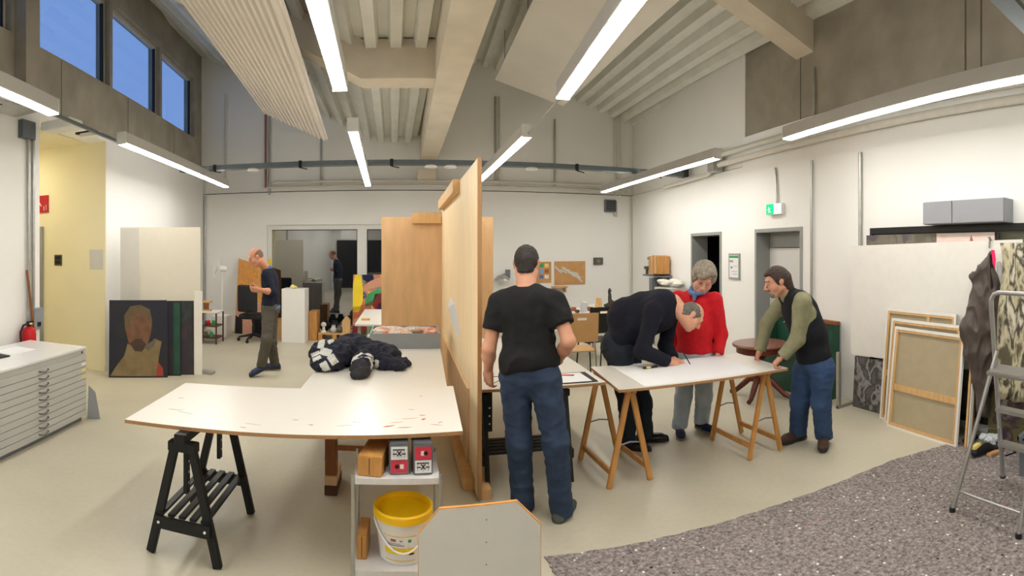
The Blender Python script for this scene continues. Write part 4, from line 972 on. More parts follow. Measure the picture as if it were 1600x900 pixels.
# ---- man in black vest leaning on the table end
def man_vest():
    vf = nrm(V3(-.86, .50, 0)); vr = nrm(vf.cross(V3(0, 0, 1)))
    sh = [J(1254, 470, 4.40), J(1226, 466, 4.70)]; el = [J(1246, 530, 4.44), J(1198, 506, 4.82)]; wr = [J(1221, 558, 4.42), J(1187, 549, 4.78)]
    S = dict(head=(J(1214, 440, 4.50), vf*.93-V3(0, 0, .36)-vr*.10, V3(0, 0, 1)+vf*.2, 1.0), nb=J(1233, 462, 4.55), pv=J(1273, 558, 4.62), sh=sh, el=el, wr=wr,
        hip=[J(1285, 576, 4.54), J(1258, 576, 4.68)], kn=[J(1283, 628, 4.56), J(1250, 627, 4.70)], an=[J(1287, 677, 4.68), J(1247, 671, 4.80)],
        hand=[(V3(-.5, .4, -.6), V3(-.2, .2, -1), (.9, .9, .6), (.5, .6)), (V3(-.2, .3, -.8), V3(.4, -.4, -1), (.5, .7, .5), (.4, .5))],
        toe=[V3(-.75, -.66, 0), V3(-.97, .05, 0)], tor=(.185, .130, .178, .140, .178, .135), bend=V3(.03, -.02, .02), arm=(.062, .050), skin='skin_d', trouser='denim_mid', top='shirt_olive', sleeve='long', cuff=.97,
        shoe='leather_brown', sole='sole_dark', legr=(.112, .084, .078), hemdrop=.02, seed=4, hem=-.045, nose=1.06, wr_=.004)
    t, fr, tf, L = build_person('man in a black fleece vest over an olive shirt, leaning on the drawing table end', G(1262, 690), S)
    hc = S['head'][0]; r, f, u = fr; rt, fw, tu = tf; nb, pv = S['nb'], S['pv']
    def extra(sd, P):
        sd.cone(P(0, -.07, .0), P(0, -.085, -.085), .058, .040, .03); sd.ell(P(0, .02, .090), (.06, .07, .028), fr, .02)
    hair_cap(t, hc, fr, 1.0, 'hair_brown', front=.062, low=-.085, th=.010, extra=extra)
    sd = SDF(); sd.ell(hc+f*.072-u*.092, (.034, .032, .028), fr, .01); sd.cone(hc-r*.03+f*.098-u*.048, hc+r*.03+f*.098-u*.048, .006, .006, .004)
    for q in (-1, 1): sd.cone(hc+r*(q*.02)+f*.075-u*.1, hc+r*(q*.058)+f*.012-u*.062, .017, .015, .01)
    sdf_obj('beard', sd, 'hair_salt', t, .005, .002, 60)
    for q in (-1, 1): obj('eyebrow', MB().tube([hc+r*(q*.016)+f*.096+u*.034, hc+r*(q*.034)+f*.094+u*.040, hc+r*(q*.052)+f*.080+u*.034], .0045, 6), 'hair_brown', t, world=True, smooth='all')
    g = .016; bend = S['bend']; sd = SDF(); cw, cd, bw, bd, hw, hd = S['tor']
    sd.ell(pv+tu*L*.70+bend*.9, (cw+g-.02, cd+g+.008, L*.35), tf, .05); sd.ell(pv+tu*L*.38+bend*.8, (bw+g, bd+g, L*.38), tf, .05); sd.ell(pv+tu*.03, (hw+g, hd+g, .15), tf, .05)
    for q in (0, 1): sd.cone(nb-tu*.04+bend*.3, nb+(sh[q]-nb)*.70, .070, .066, .04)
    sd.cone(nb-tu*.02, nb+tu*.045, .078, .070, .02); sd.cut(nb+tu*.055, tu, .2)
    sd.cut(pv-tu*.055, -tu, .42, .01); sd.cone(nb+fw*.05+tu*.06, nb+fw*.13-tu*.10, .045, .004, .01); sd.ops[-1] = ('s',)+sd.ops[-1][1:]
    v = sdf_obj('vest', sd, 'fleece_black', t, .006, .002, 7, seed=9, label='black fleece vest')
    sd = SDF(); sd.cone(nb+tu*.0+fw*.01, nb+tu*.05+fw*.015, .071, .066, .01); sd.cut(nb+tu*.055, tu, .2); sdf_obj('shirt_collar', sd, 'shirt_olive', t, .005)
    p = pv+tu*L*.72+fw*(cd+.038)-rt*.07; obj('zip_pull', MB().tube([p, p-rt*.03+tu*.012], .003, 6), 'chrome', t, world=True)
    w = S['wr'][0]; d = nrm(w-el[0]); obj('wristband', MB().tube([w+d*.004-d*.01, w+d*.016], .034, 14), 'black_plastic', t, world=True, smooth=True)
man_vest()

# ---- man by the pedestal, stepping, looking at something in his hands
def man_far():
    vf = nrm(V3(-.93, -.36, 0)); vr = nrm(vf.cross(V3(0, 0, 1)))
    sh = [J(416, 431, 7.28), J(424, 430, 7.60)]; el = [J(426, 456, 7.20), J(428, 456, 7.62)]; wr = [J(404, 453, 7.10), J(405, 452, 7.34)]
    S = dict(head=(J(400, 402, 7.32), vf*.86-V3(0, 0, .48)+vr*-.03, V3(0, 0, 1)+vf*.42, 1.03), nb=J(417, 421, 7.42), pv=J(423, 478, 7.44), sh=sh, el=el, wr=wr,
        hip=[J(420, 485, 7.36), J(424, 485, 7.52)], kn=[J(417, 530, 7.22), J(424, 534, 7.52)], an=[J(409, 569, 7.26), J(429, 567, 7.66)],
        hand=[(V3(-.85, -.1, .05), V3(0, .9, .45), (.5, .6, .4), (.4, .4)), (V3(-.85, -.3, .05), V3(0, -.9, .45), (.5, .6, .4), (.4, .4))],
        toe=[V3(-.80, -.42, -.42), V3(-.96, -.28, 0)], tor=(.178, .120, .165, .122, .165, .125), arm=(.060, .044), skin='skin_e', trouser='trouser_grey', top='knit_navy_b', sleeve='long', cuff=.30,
        shoe='trainer_blue', sole='sole_dark', legr=(.096, .074, .066), hemdrop=.06, seed=5, hem=-.03, res=.007, bend=V3(.03, .01, .0), ss=1.08)
    t, fr, tf, L = build_person('balding man in navy jumper and grey trousers near the white pedestal, looking at his hands', G(418, 582), S)
    hc = S['head'][0]; r, f, u = fr; rt, fw, tu = tf; nb, pv = S['nb'], S['pv']; P = lambda a, b, d: hc+(r*a+f*b+u*d)*1.03
    sd = SDF(); sd.ell(P(0, -.018, .020), (.081, .097, .093), fr, .02); sd.cut(P(0, .03, .0), (f*.95-u*.3), .3, .01); sd.cut(P(0, .0, .075), (u*.9+f*.5), .35, .012); sd.cut(P(0, -.03, -.05), -u+f*.3, .3, .01)
    sdf_obj('hair', sd, 'hair_stubble', t, .006, .001, 60)
    sd = SDF(); sd.cone(nb-tu*.01, nb+tu*.045, .080, .070, .01); sd.cut(nb+tu*.05, tu, .2); sdf_obj('shirt_collar', sd, 'shirt_blue', t, .006)
    sd = SDF(); sd.ell(pv-V3(0, 0, .02), (.174, .134, .10), tf, .01); sd.cut(pv-tu*.10, -tu, .4); sd.cut(pv+tu*.02, tu, .4); sdf_obj('shirt_tail', sd, 'shirt_blue', t, .007, .004, 9)
man_far()
# ================================================================== tables and trestles
TZ = .74
def tabletop(name, poly, z, label, th=.022, lip='ply_edge', group=None):
    """white laminated board with raw plywood edge; poly = corners (x, y)"""
    c = sum((V3(x, y, 0) for x, y in poly), V3())/len(poly); t = thing(name, label, 'tabletop', (c.x, c.y, z), 0, group)
    obj('ply_core', MB().prism([(x, y, z-th) for x, y in poly], (0, 0, th-.0025)), lip, t, world=True, label='raw plywood edge')
    obj('white_laminate', MB().prism([(x, y, z-.0024) for x, y in poly], (0, 0, .0024)), 'laminate', t, world=True); return t
xy = lambda v: (v.x, v.y)
T1 = [xy(G(195, 655, TZ)), xy(G(723, 673, TZ)), xy(G(708, 603, TZ)), xy(G(290, 598, TZ))]
t1 = tabletop('worktable_top', T1, TZ, 'white paint-smeared tabletop in front, on a black trestle')
T2 = [(-.735, T1[3][1]+.12), (.318, T1[2][1]+.012), (.40, 5.92), (-.70, 5.92)]
T2 = [(-.735, 3.672), (.318, 3.793), (.40, 5.92), (-.70, 5.92)]
t2 = tabletop('worktable_top', T2, TZ-.002, 'white tabletop running along the partition, carrying the striped jacket')
# paint marks
random.seed(11)
def mark(parent, x, y, z, L, w, a, m, name='paint_mark'):
    d = V3(math.cos(a), math.sin(a), 0)*L; n = V3(-d.y, d.x, 0).normalized()*w; c = V3(x, y, z)
    P = [c-d, c-d*.4+n, c+d*.3+n*.7, c+d, c+d*.3-n*.8, c-d*.5-n*.6]; obj(name, MB().prism(P, (0, 0, .0006)), m, parent, world=True)
for x, y, L, w, a, m in ((608, 666, .04, .010, .5, 'dirt_red'), (632, 668, .045, .006, .1, 'dirt_red'), (662, 655, .02, .010, .9, 'dirt_red'), (640, 654, .05, .003, .25, 'red_wash'), (660, 649, .02, .006, .0, 'red_wash'),
        (682, 664, .035, .004, -.3, 'red_wash'), (620, 660, .04, .003, .2, 'red_wash'), (688, 660, .02, .004, .7, 'greenish'), (462, 656, .02, .004, .3, 'tin_grey'), (395, 663, .05, .002, -.1, 'tin_grey'), (486, 664, .015, .006, 0, 'tin_grey'),
        (540, 665, .05, .002, .2, 'tin_grey'), (558, 660, .04, .003, -.2, 'grey_box'), (275, 640, .05, .003, .2, 'red_wash'), (290, 645, .06, .0025, -.15, 'tin_grey'), (283, 622, .02, .004, .1, 'tin_grey'), (658, 619, .01, .005, 0, 'dirt_red'), (572, 667, .03, .002, .4, 'grey_box'), (643, 640, .02, .003, -.3, 'grey_box'), (380, 668, .02, .005, .1, 'grey_box')):
    p = G(x, y, TZ); mark(t1, p.x, p.y, TZ+.0002, L, w, a, m)
T3 = [(.56, 3.70), (1.492, 3.67), (1.545, 5.9), (.60, 5.9)]
t3 = tabletop('worktable_top', T3, TZ, 'white tabletop right of the partition, where the man in black works')
T5 = [xy(G(967, 609, TZ)), xy(G(1231, 575, TZ)), (3.03, 4.10), (1.568, 4.20)]
t5 = tabletop('drawing_table_top', T5, TZ, 'white drawing table top on wooden trestles under the men\'s hands')
sheet = MB().prism([(1.70, 3.43, TZ+.0004), (2.72, 3.37, TZ+.0004), (2.78, 4.06, TZ+.0004), (1.74, 4.15, TZ+.0004)], (0, 0, .0012))
one('drawing_sheet', sheet, 'paper', 'large white drawing sheet on the drawing table', 'paper')

def black_trestle(label, loc, rz):
    t = thing('black_trestle', label, 'trestle', loc, rz, 'black slatted trestles')
    for sx in (-1, 1):
        for sy in (-1, 1): obj('leg', MB().bar((sx*.315, sy*.205, .004), (sx*.315, sy*.045, .665), .05, .032, (1, 0, 0)), 'black_paint', t, bevel=.003)
        obj('lower_rail', MB().box(sx*.34-.009, sx*.34+.009, -.17, .17, .165, .235), 'black_paint', t, bevel=.002)
        obj('top_bracket', MB().box(sx*.315-.03, sx*.315+.03, -.085, .085, .61, .665), 'black_paint', t, bevel=.004)
        obj('height_bar', MB().box(sx*.27-.022, sx*.27+.022, -.012, .012, .36, .69), 'black_paint', t, bevel=.002)
        for i in range(3): obj('peg_hole', MB().lathe([(.007, 0), (.007, .002)], (sx*.27, -.0125, .42+i*.06), 8, Matrix.Rotation(math.pi/2, 4, 'X').to_quaternion()), 'sign_white', t)
        for sy in (-1, 1): obj('bolt', MB().lathe([(.008, 0), (.008, .003)], (sx*.3495, sy*.14, .20), 8, Matrix.Rotation(sx*math.pi/2, 4, 'Y').to_quaternion()), 'sign_white', t)
    for i in range(5): obj('slat', MB().box(-.335, .335, -.150+i*.066, -.150+i*.066+.040, .2355, .2525), 'black_paint', t, bevel=.002)
    obj('top_beam', MB().box(-.37, .37, -.035, .035, .666, .7175), 'black_paint', t, bevel=.004); return t
bt = black_trestle('black slatted trestle under the paint-smeared tabletop', (-1.19, 2.99, 0), math.pi/2)
dup(bt, (.92, 3.93, 0), 0, 'black slatted trestle behind the legs of the man in black')
def wood_trestle(label, loc, Ln, rz=0.0, m='trestle_wood', sp=.17):
    t = thing('wooden_trestle', label, 'trestle', loc, rz, 'wooden trestles')
    for sy in (-1, 1):
        for sx in (-1, 1):
            obj('leg', MB().bar((sx*sp, sy*Ln/2, .003), (sx*.018, sy*Ln/2, .675), .042, .026, (0, 1, 0)), m, t, bevel=.003)
        obj('spreader', MB().tube([(-sp*.56, sy*Ln/2, .30), (0, sy*Ln/2, .315), (sp*.56, sy*Ln/2, .30)], .006, 6), 'tin_grey', t)
    for sx in (-1, 1):
        obj('lower_rail', MB().box(sx*sp*.86-.012, sx*sp*.86+.012, -Ln/2+.012, Ln/2-.012, .085, .125), m, t, bevel=.002)
        obj('top_rail', MB().box(sx*.022-.018, sx*.022+.018, -Ln/2-.03, Ln/2+.03, .676, .7165), m, t, bevel=.002)
    return t
wood_trestle('light wooden folding trestle at the left end of the drawing table', (1.62, 3.82, 0), .58, .03)
wood_trestle('light wooden folding trestle at the end where the vest man leans', (2.83, 3.71, 0), .56)
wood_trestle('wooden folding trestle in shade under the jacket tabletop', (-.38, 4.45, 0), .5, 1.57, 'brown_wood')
# heavy brown support under the joint of the two left tabletops
p = G(517, 774); t = thing('support_post', 'heavy brown wooden post under the left tabletops', 'post', (p.x, p.y+.03, 0))
obj('foot_block', MB().box(-.045, .045, -.04, .25, .0, .07), 'dark_brown_wood', t, bevel=.003); obj('pale_block', MB().box(-.043, .043, -.038, .22, .071, .14), 'ply_brown', t, bevel=.003)
obj('post', MB().box(-.042, .042, -.036, .04, .141, .66), 'brown_wood', t, bevel=.003); obj('top_rail', MB().box(-.04, .50, -.03, .03, .661, .7155), 'brown_wood', t, bevel=.003)
obj('brace', MB().bar((.05, 0, .45), (.26, 0, .67), .03, .03), 'brown_wood', t)

# ------------------------------------------------------------------ plywood partition
t = thing('plywood_partition', 'tall plywood partition standing between the two work groups', 'partition', (.53, 5.2, 0))
px = .513
obj('ply_sheet', MB().box(px, px+.026, 3.60, 6.97, .012, 2.372), 'ply_face', t, world=True)
obj('ply_edge', MB().box(px-.001, px+.027, 3.574, 3.5995, .012, 2.373), 'ply_edge', t, world=True, label='raw layered plywood edge')
obj('top_batten', MB().box(px-.062, px-.001, 4.76, 6.75, 2.265, 2.385), 'pine', t, world=True, bevel=.003)
obj('foot_batten', MB().box(px-.08, px-.001, 3.75, 6.6, .0, .09).box(px+.027, px+.1, 3.6, 6.6, .0, .07), 'pine', t, world=True, bevel=.003)
obj('shade_sheet', MB().box(px-.0185, px-.001, 4.05, 6.7, .092, .66), 'ply_brown', t, world=True)  # darker sheet stands in for the partition face in shade below the table
a = [V3(px-.0018, px/math.tan(ray(x)), H-(y-YH)/F*math.hypot(px, px/math.tan(ray(x)))) for x, y in ((701, 485), (706, 467), (712, 480), (718, 522), (716, 528), (706, 500))]
obj('taped_paper', MB().prism(a, (.0012, 0, 0)), 'paper_grey', t, world=True); obj('taped_paper', MB().prism([v+V3(-.001, .12, .02) for v in a[:3]], (.0008, 0, 0)), 'paper', t, world=True)
t = thing('plywood_panel', 'upright brown plywood panel crossing behind the partition', 'panel', (.46, 7.0, 0))
obj('ply_sheet', MB().box(-.29, 1.21, 6.985, 7.007, .0, 2.19), 'ply_brown', t, world=True)
obj('top_block', MB().box(.125, .50, 6.93, 6.984, 2.10, 2.245), 'pine', t, world=True, bevel=.003)
# ------------------------------------------------------------------ grey-white chamfered board standing in front
bc = J(749, 860, 2.42); t = thing('chamfered_board', 'grey-white board with cut-off corners standing in the foreground', 'board', (bc.x, bc.y, 0), -ray(749))
W = .285; s = 2.42/F; px_ = lambda x: (x-749)*s
hz = lambda y: H-(y-YH)*s
out = [(px_(652), 0), (px_(846), 0), (px_(846), hz(822)), (px_(808), hz(784)), (px_(686), hz(796)), (px_(653), hz(836))]
obj('core', MB().prism([(x, .0012, z) for x, z in out], (0, .018, 0)), 'chip_orange', t, label='orange edge band')
ins = [(px_(653), .002), (px_(845), .002), (px_(845), hz(823)), (px_(807.5), hz(785.5)), (px_(686.5), hz(797.5)), (px_(654), hz(837))]
obj('front_face', MB().prism([(x, -.0006, z) for x, z in ins], (0, .0017, 0)), 'board_grey', t)
for y in (812, 847, 882): obj('screw', MB().lathe([(.0035, 0), (.0035, .002)], (px_(760), -.0006, hz(y)), 8, Matrix.Rotation(math.pi/2, 4, 'X').to_quaternion()), 'tin_grey', t)
obj('rear_foot', MB().box(-.2, .2, .02, .20, 0, .05), 'pine', t)

# ------------------------------------------------------------------ white rack with bucket, tins and wood blocks
rk = G(620, 893, .053); ang = -ray(618); t = thing('metal_rack', 'small white metal rack under the front tabletop', 'rack', (rk.x, rk.y, 0), ang)
W, Dp = .223, .36
for zz in (.042, .525):
    obj('shelf', MB().box(-W, W, 0, Dp, zz, zz+.012).box(-W, W, -.004, .004, zz-.018, zz+.013).box(-W-.003, -W+.004, 0, Dp, zz-.018, zz+.013).box(W-.004, W+.003, 0, Dp, zz-.018, zz+.013), 'steel_white', t)
for sx in (-1, 1):
    for y in (-.002, Dp): obj('post', MB().tube([(sx*(W+.006), y, .0), (sx*(W+.006), y, .56)], .011, 10), 'galv', t, smooth=True)
def rack_pt(x, y, z): return PM[t.name] @ V3(x, y, z)
TR = t
b_ = rack_pt(.035, .175, .0545); bk = thing('bucket', 'white plastic bucket with yellow rim and label on the rack', 'bucket', b_, ang)
obj('wall', MB().lathe([(.128, 0), (.132, .004), (.150, .215), (.156, .218), (.156, .226), (.150, .226), (.1465, .21), (.126, .008)], n=36), 'white_plastic', bk, smooth=True)
obj('yellow_rim', MB().lathe([(.157, .224), (.165, .226), (.166, .262), (.157, .270), (.148, .268), (.1465, .246), (.142, .236)], n=36), 'yellow_plastic', bk, smooth=True)
obj('yellow_lid', MB().lathe([(.1, .234), (.1455, .236), (.1455, .244), (.1, .240)], n=36), 'yellow_plastic', bk, smooth=True)
obj('handle', MB().tube([(.158*math.cos(a), .158*math.sin(a)-.002, .205-.125*math.sin(-a)**2) for a in [-math.pi*i/18 for i in range(19)]], .0055, 8), 'white_plastic', bk, smooth=True)
def arc_patch(r0, r1, z0, z1, a0, a1, n=10):
    m = MB(); vs = []; fs = []
    for i in range(n+1):
        a = a0+(a1-a0)*i/n; vs += [(r0*math.cos(a), r0*math.sin(a), z0), (r1*math.cos(a), r1*math.sin(a), z1)]
    for i in range(n): fs.append((2*i, 2*i+2, 2*i+3, 2*i+1))
    return m.add(vs, fs)
rr = lambda z: .1322+.0853*(z-.004)+.0009
D = math.radians
for nm, z0, z1, a0, a1, m in (('label', .025, .165, -135, -62, 'paper'), ):
    obj(nm, arc_patch(rr(z0)-.0002, rr(z1)-.0002, z0, z1, D(a0), D(a1)), m, bk)
for z0, z1, a0, a1, m in ((.062, .098, -133, -64, 'label_yellow'), (.026, .031, -135, -62, 'label_yellow'), (.158, .163, -135, -62, 'label_yellow'), (.132, .146, -118, -106, 'terracotta'), (.130, .146, -80, -73, 'greenish'), (.134, .142, -98, -92, 'grey_box'),
        (.110, .116, -130, -88, 'grey_box'), (.120, .124, -126, -96, 'grey_box'), (.060, .070, -78, -66, 'ink')):
    obj('label_print', arc_patch(rr(z0)+.0008, rr(z1)+.0008, z0, z1, D(a0), D(a1)), m, bk)
def tin(x, y, lab, red_top):
    p = rack_pt(x, y, .5375); k = thing('tin', lab, 'tin', p, ang+.05, 'grey tins on the rack'); w = .052; h = .165
    obj('body', MB().box(-w, w, 0, .15, 0, h), 'tin_grey', k, bevel=.006)
    zr_, zw = ((.082, .150), (.012, .078)) if red_top else ((.012, .078), (.082, .150))
    obj('red_label', MB().box(-w+.008, w-.008, -.0012, 0, *zr_), 'label_red', k); obj('white_label', MB().box(-w+.008, w-.008, -.0012, 0, *zw), 'paper', k)
    z0 = zw[0]; g = MB()
    for (ax, az, bx, bz) in ((-.034, .052, .030, .052), (-.030, .012, -.030, .056), (-.012, .018, .012, .046), (.012, .018, -.012, .046), (.028, .010, .028, .056), (.0, .01, .0, .056), (-.034, .03, -.012, .03), (.012, .03, .034, .03)):
        g.bar((ax, -.002, z0+az), (bx, -.002, z0+bz), .0012, .0055)
    obj('black_lettering', g, 'ink', k); zc = (zr_[0]+zr_[1])/2
    obj('round_mark', MB().lathe([(.012, 0), (.012, .0012)], (.014 if red_top else -.012, -.0014, zc), 12, Matrix.Rotation(math.pi/2, 4, 'X').to_quaternion()), 'ink', k)
    obj('pale_mark', MB().box(-.012, .006, -.0022, -.0014, zc-.012, zc+.012) if red_top else MB().box(.004, .024, -.0022, -.0014, zc-.012, zc+.012), 'board_cream', k)
tin(.013, .045, 'grey tin with red panel below black lettering, left one on the rack', False); tin(.140, .04, 'grey tin with red panel above black lettering, right one on the rack', True)
def block(x, y, z, w, d, h, lab, rz=.1):
    p = rack_pt(x, y, z); k = thing('wood_block', lab, 'wood block', p, ang+rz); obj('timber', MB().box(-w/2, w/2, 0, d, 0, h), 'trestle_wood', k, bevel=.004)
    obj('end_crack', MB().box(-.002, .002, -.0008, .001, .01, h-.008), 'dark_brown_wood', k)
block(-.145, .02, .5375, .13, .30, .105, 'squared timber block on the top shelf of the white rack', -.18); block(-.19, .10, .0545, .055, .2, .13, 'small timber block behind the bucket on the rack', -.05)
# ================================================================== flat-file cabinet on the left
cx, cy = -3.0, 3.64; ca = math.atan2(.066, 1)   # front follows the left wall
t = thing('flat_file_cabinet', 'grey flat-file cabinet with ten shallow drawers by the left wall', 'cabinet', (cx-.36, cy, 0), ca)
hw, dp, ht = .76, .36, .755       # local: x to the room, y along the wall
obj('carcass', MB().box(-dp, dp-.014, -hw, hw, .05, ht-.022), 'cab_grey', t); obj('plinth', MB().box(-dp+.03, dp-.045, -hw+.02, hw-.02, 0, .05), 'tin_grey', t)
obj('top', MB().box(-dp, dp+.002, -hw-.003, hw+.003, ht-.021, ht), 'cab_top', t, bevel=.003)
n = 10; z0 = .055; dh = (ht-.075-z0)/n
for i in range(n):
    zz = z0+i*dh; d = obj('drawer', MB().box(dp-.0135, dp+.004, -hw+.004, hw-.004, zz+.003, zz+dh-.002), 'cab_grey', t, bevel=.0015)
    h0 = zz+dh*.62
    obj('handle', MB().tube([(dp+.004, -.07, h0), (dp+.02, -.062, h0-.004), (dp+.026, 0, h0-.016), (dp+.02, .062, h0-.004), (dp+.004, .07, h0)], .0055, 8), 'handle_brown', d, smooth=True)
    if i in (6, 7, 8): obj('tape_label', MB().box(dp+.0041, dp+.0052, hw-.10, hw-.02, zz+.02, zz+.045), 'warm_yellow' if i < 8 else 'paper', d)
obj('lock', MB().lathe([(.012, 0), (.012, .004)], (dp+.002, hw-.09, ht-.045), 10, Matrix.Rotation(math.pi/2, 4, 'Y').to_quaternion()), 'ink', t)
b = J(148, 658, 5.42); one('grey_offcut', MB().prism([(-3.06, 4.46, 0), (-2.95, 4.53, 0), (-2.99, 4.505, .27), (-3.05, 4.465, .34)], (-.03, .04, 0)), 'grey_box', 'grey slanted board end at the far side of the flat-file cabinet', 'board')
p = G(8, 541, ht); one('black_folder', MB().box(-3.62, -3.3, 3.15, 3.55, ht+.0005, ht+.012), 'ink', 'thin black folder on the flat-file cabinet', 'folder')
one('loose_paper', MB().box(-3.5, -3.2, 3.56, 3.98, ht+.0125 if False else ht+.0005, ht+.003) if False else MB().box(-3.6, -3.34, 3.62, 3.98, ht+.0005, ht+.003), 'paper', 'loose white sheet beside the black folder', 'paper')

# ================================================================== leaning panels and paintings by the corridor
def facing(xl, xr, rho, skew=0.0):
    """local frame of an upright panel seen between bearings xl..xr at distance rho: origin left-bottom, u to the right, v away"""
    a = J(xl, YH, rho); b = J(xr, YH, rho+skew); a.z = b.z = 0; u = (b-a); w = u.length; u.normalize(); v = V3(-u.y, u.x, 0); return a, u, v, w
def panel(name, label, cat, a, u, v, w, z0, z1, th, m, lean=0.0, parts=None, edge=None):
    t = thing(name, label, cat, (a.x+u.x*w/2, a.y+u.y*w/2, z0)); off = v*lean
    P = [a+V3(0, 0, z0), a+u*w+V3(0, 0, z0), a+u*w+off+V3(0, 0, z1), a+off+V3(0, 0, z1)]
    nn = nrm((P[1]-P[0]).cross(P[3]-P[0])); nn = nn if nn.dot(v) > 0 else -nn
    obj('stretcher' if edge else 'board', MB().prism([p+nn*.0015 for p in P] if edge else P, nn*th), edge or m, t, world=True)
    if edge: obj('canvas', MB().prism(P, nn*.0014), m, t, world=True)
    q = lambda s, h, o=.0: P[0]+(P[1]-P[0])*s+(P[3]-P[0])*h-nn*o
    return t, q, nn
def paint(t, q, nn, pts, m, name='painted_shape', o=.0006): obj(name, MB().prism([q(s, h, o) for s, h in pts], nn*(o*.9)), m, t, world=True)
a, u, v, w = facing(188, 313, 7.52, .1)
panel('display_board', 'tall cream display board standing behind the dark portrait', 'board', a, u, v, w, 0, 2.08, .03, 'board_cream')
a2, u2, v2, w2 = facing(188, 217, 7.49); panel('display_board', 'narrow greyish board strip in front of the cream display board', 'board', a2, u2, v2, w2, .0, 2.06, .012, 'board_grey')
a, u, v, w = facing(303.6, 316, 7.36); t, q, nn = panel('canvas_stack', 'white canvas edge standing right of the dark paintings', 'canvas', a, u, v, w, .0, 1.17, .05, 'canvas_white', .03)
one('board_foot', MB().box(-2.86, -2.62, 6.86, 7.0, 0, .035), 'galv', 'grey metal foot of the display board', 'foot')
# three dark paintings, leaning, back to front
a, u, v, w = facing(262, 303, 7.36); t, q, nn = panel('dark_painting', 'reddish-brown dark canvas, rearmost of the leaning paintings', 'painting', a, u, v, w, 0, 1.03, .025, 'dark_red_ground', .09, edge='canvas_white')
a, u, v, w = facing(220, 283, 7.30); t, q, nn = panel('dark_painting', 'dark blue-green canvas with white edge behind the portrait', 'painting', a, u, v, w, 0, 1.03, .02, 'dark_ground', .10, edge='canvas_white'); paint(t, q, nn, [(.82, .02), (.97, .02), (.97, .98), (.82, .98)], 'green_paint')
a, u, v, w = facing(170, 262, 7.20); t, q, nn = panel('dark_painting', 'dark painted portrait head and shoulders, leaning in front', 'painting', a, u, v, w, 0, 1.05, .025, 'dark_ground', .13, edge='black_paint')
coat = [(.02, .02), (.80, .02), (.86, .30), (.90, .46), (.78, .50), (.66, .40), (.58, .36), (.46, .36), (.32, .44), (.26, .28), (.12, .14)]
paint(t, q, nn, coat, 'coat_paint'); paint(t, q, nn, [(.80, .02), (.93, .02), (.92, .12), (.84, .20)], 'ochre_red', o=.0008)
head = [(.44, .34), (.56, .33), (.66, .42), (.72, .58), (.74, .74), (.68, .86), (.54, .92), (.38, .90), (.28, .78), (.27, .64), (.33, .46)]
paint(t, q, nn, head, 'head_paint', o=.0010); paint(t, q, nn, [(.27, .64), (.34, .66), (.38, .78), (.50, .84), (.62, .80), (.70, .70), (.74, .74), (.70, .88), (.54, .94), (.36, .92), (.26, .80)], 'hair_paint', 'painted_hair', .0014)
paint(t, q, nn, [(.36, .44), (.44, .34), (.56, .33), (.64, .42), (.56, .50), (.46, .50)], 'beard_paint', 'painted_beard', .0013); paint(t, q, nn, [(.60, .40), (.72, .46), (.82, .50), (.76, .40), (.66, .34)], 'dark_olive', 'painted_collar', .0013)

# ================================================================== far left corner: fan, plinths, rack, panel, chair
pf = V3(-3.62, 10.15, 0); one('white_plinth', MB().box(pf.x-.20, pf.x+.12, pf.y-.16, pf.y+.18, 0, .42), 'plinth_white', 'low white plinth under the fan in the far corner', 'plinth', bevel=.003)
t = thing('pedestal_fan', 'white pedestal fan on the low plinth in the far corner', 'fan', (pf.x-.03, pf.y, .4205))
obj('base', MB().lathe([(.13, 0), (.13, .012), (.05, .03), (.02, .045)], n=20), 'white_plastic', t, smooth=True); obj('pole', MB().tube([(0, 0, .03), (0, 0, .55), (0, 0, .9)], [.016, .016, .012], 10), 'white_plastic', t, smooth=True)
obj('motor', MB().lathe([(.03, -.10), (.06, -.08), (.065, .03), (.05, .06)], (0, 0, .96), 16, Vector((-.8, -.45, .15)).to_track_quat('Z', 'Y')), 'white_plastic', t, smooth=True)
qd = Vector((-.8, -.45, .15)).to_track_quat('Z', 'Y'); cage = MB(); R3 = qd.to_matrix(); fc = V3(0, 0, .96)
for r_, o in ((.20, .10), (.2, .14), (.14, .165), (.07, .17)): cage.tube([fc+R3 @ V3(r_*math.cos(a), r_*math.sin(a), o) for a in [2*math.pi*i/24 for i in range(24)]], .003, 5, close=True)
for i in range(16):
    a = 2*math.pi*i/16; c_, s_ = math.cos(a), math.sin(a); cage.tube([fc+R3 @ V3(.03*c_, .03*s_, .17), fc+R3 @ V3(.2*c_, .2*s_, .14), fc+R3 @ V3(.2*c_, .2*s_, .09), fc+R3 @ V3(.06*c_, .06*s_, .05)], .002, 4)
obj('cage', cage, 'white_plastic', t)
for i in range(3):
    a = 2*math.pi*i/3; bl = [fc+R3 @ V3(r_*math.cos(a+d), r_*math.sin(a+d), o) for r_, d, o in ((.03, -.3, .09), (.17, -.45, .08), (.18, .1, .11), (.1, .4, .13), (.03, .4, .12))]; obj('blade', MB().prism(bl, R3 @ V3(0, 0, .004)), 'frame_white', t)
t = thing('tool_rack', 'small dark rack with white top and coloured tins by the display board', 'rack', (-3.62, 9.35, 0))
for z in (.10, .32, .58): obj('shelf', MB().box(-.22, .22, -.2, .2, z, z+.02), 'white_plastic' if z > .5 else 'dark_brown_wood', t)
for sx in (-.21, .21):
    for sy in (-.19, .19): obj('leg', MB().box(sx-.012, sx+.012, sy-.012, sy+.012, 0, .58), 'dark_brown_wood', t)
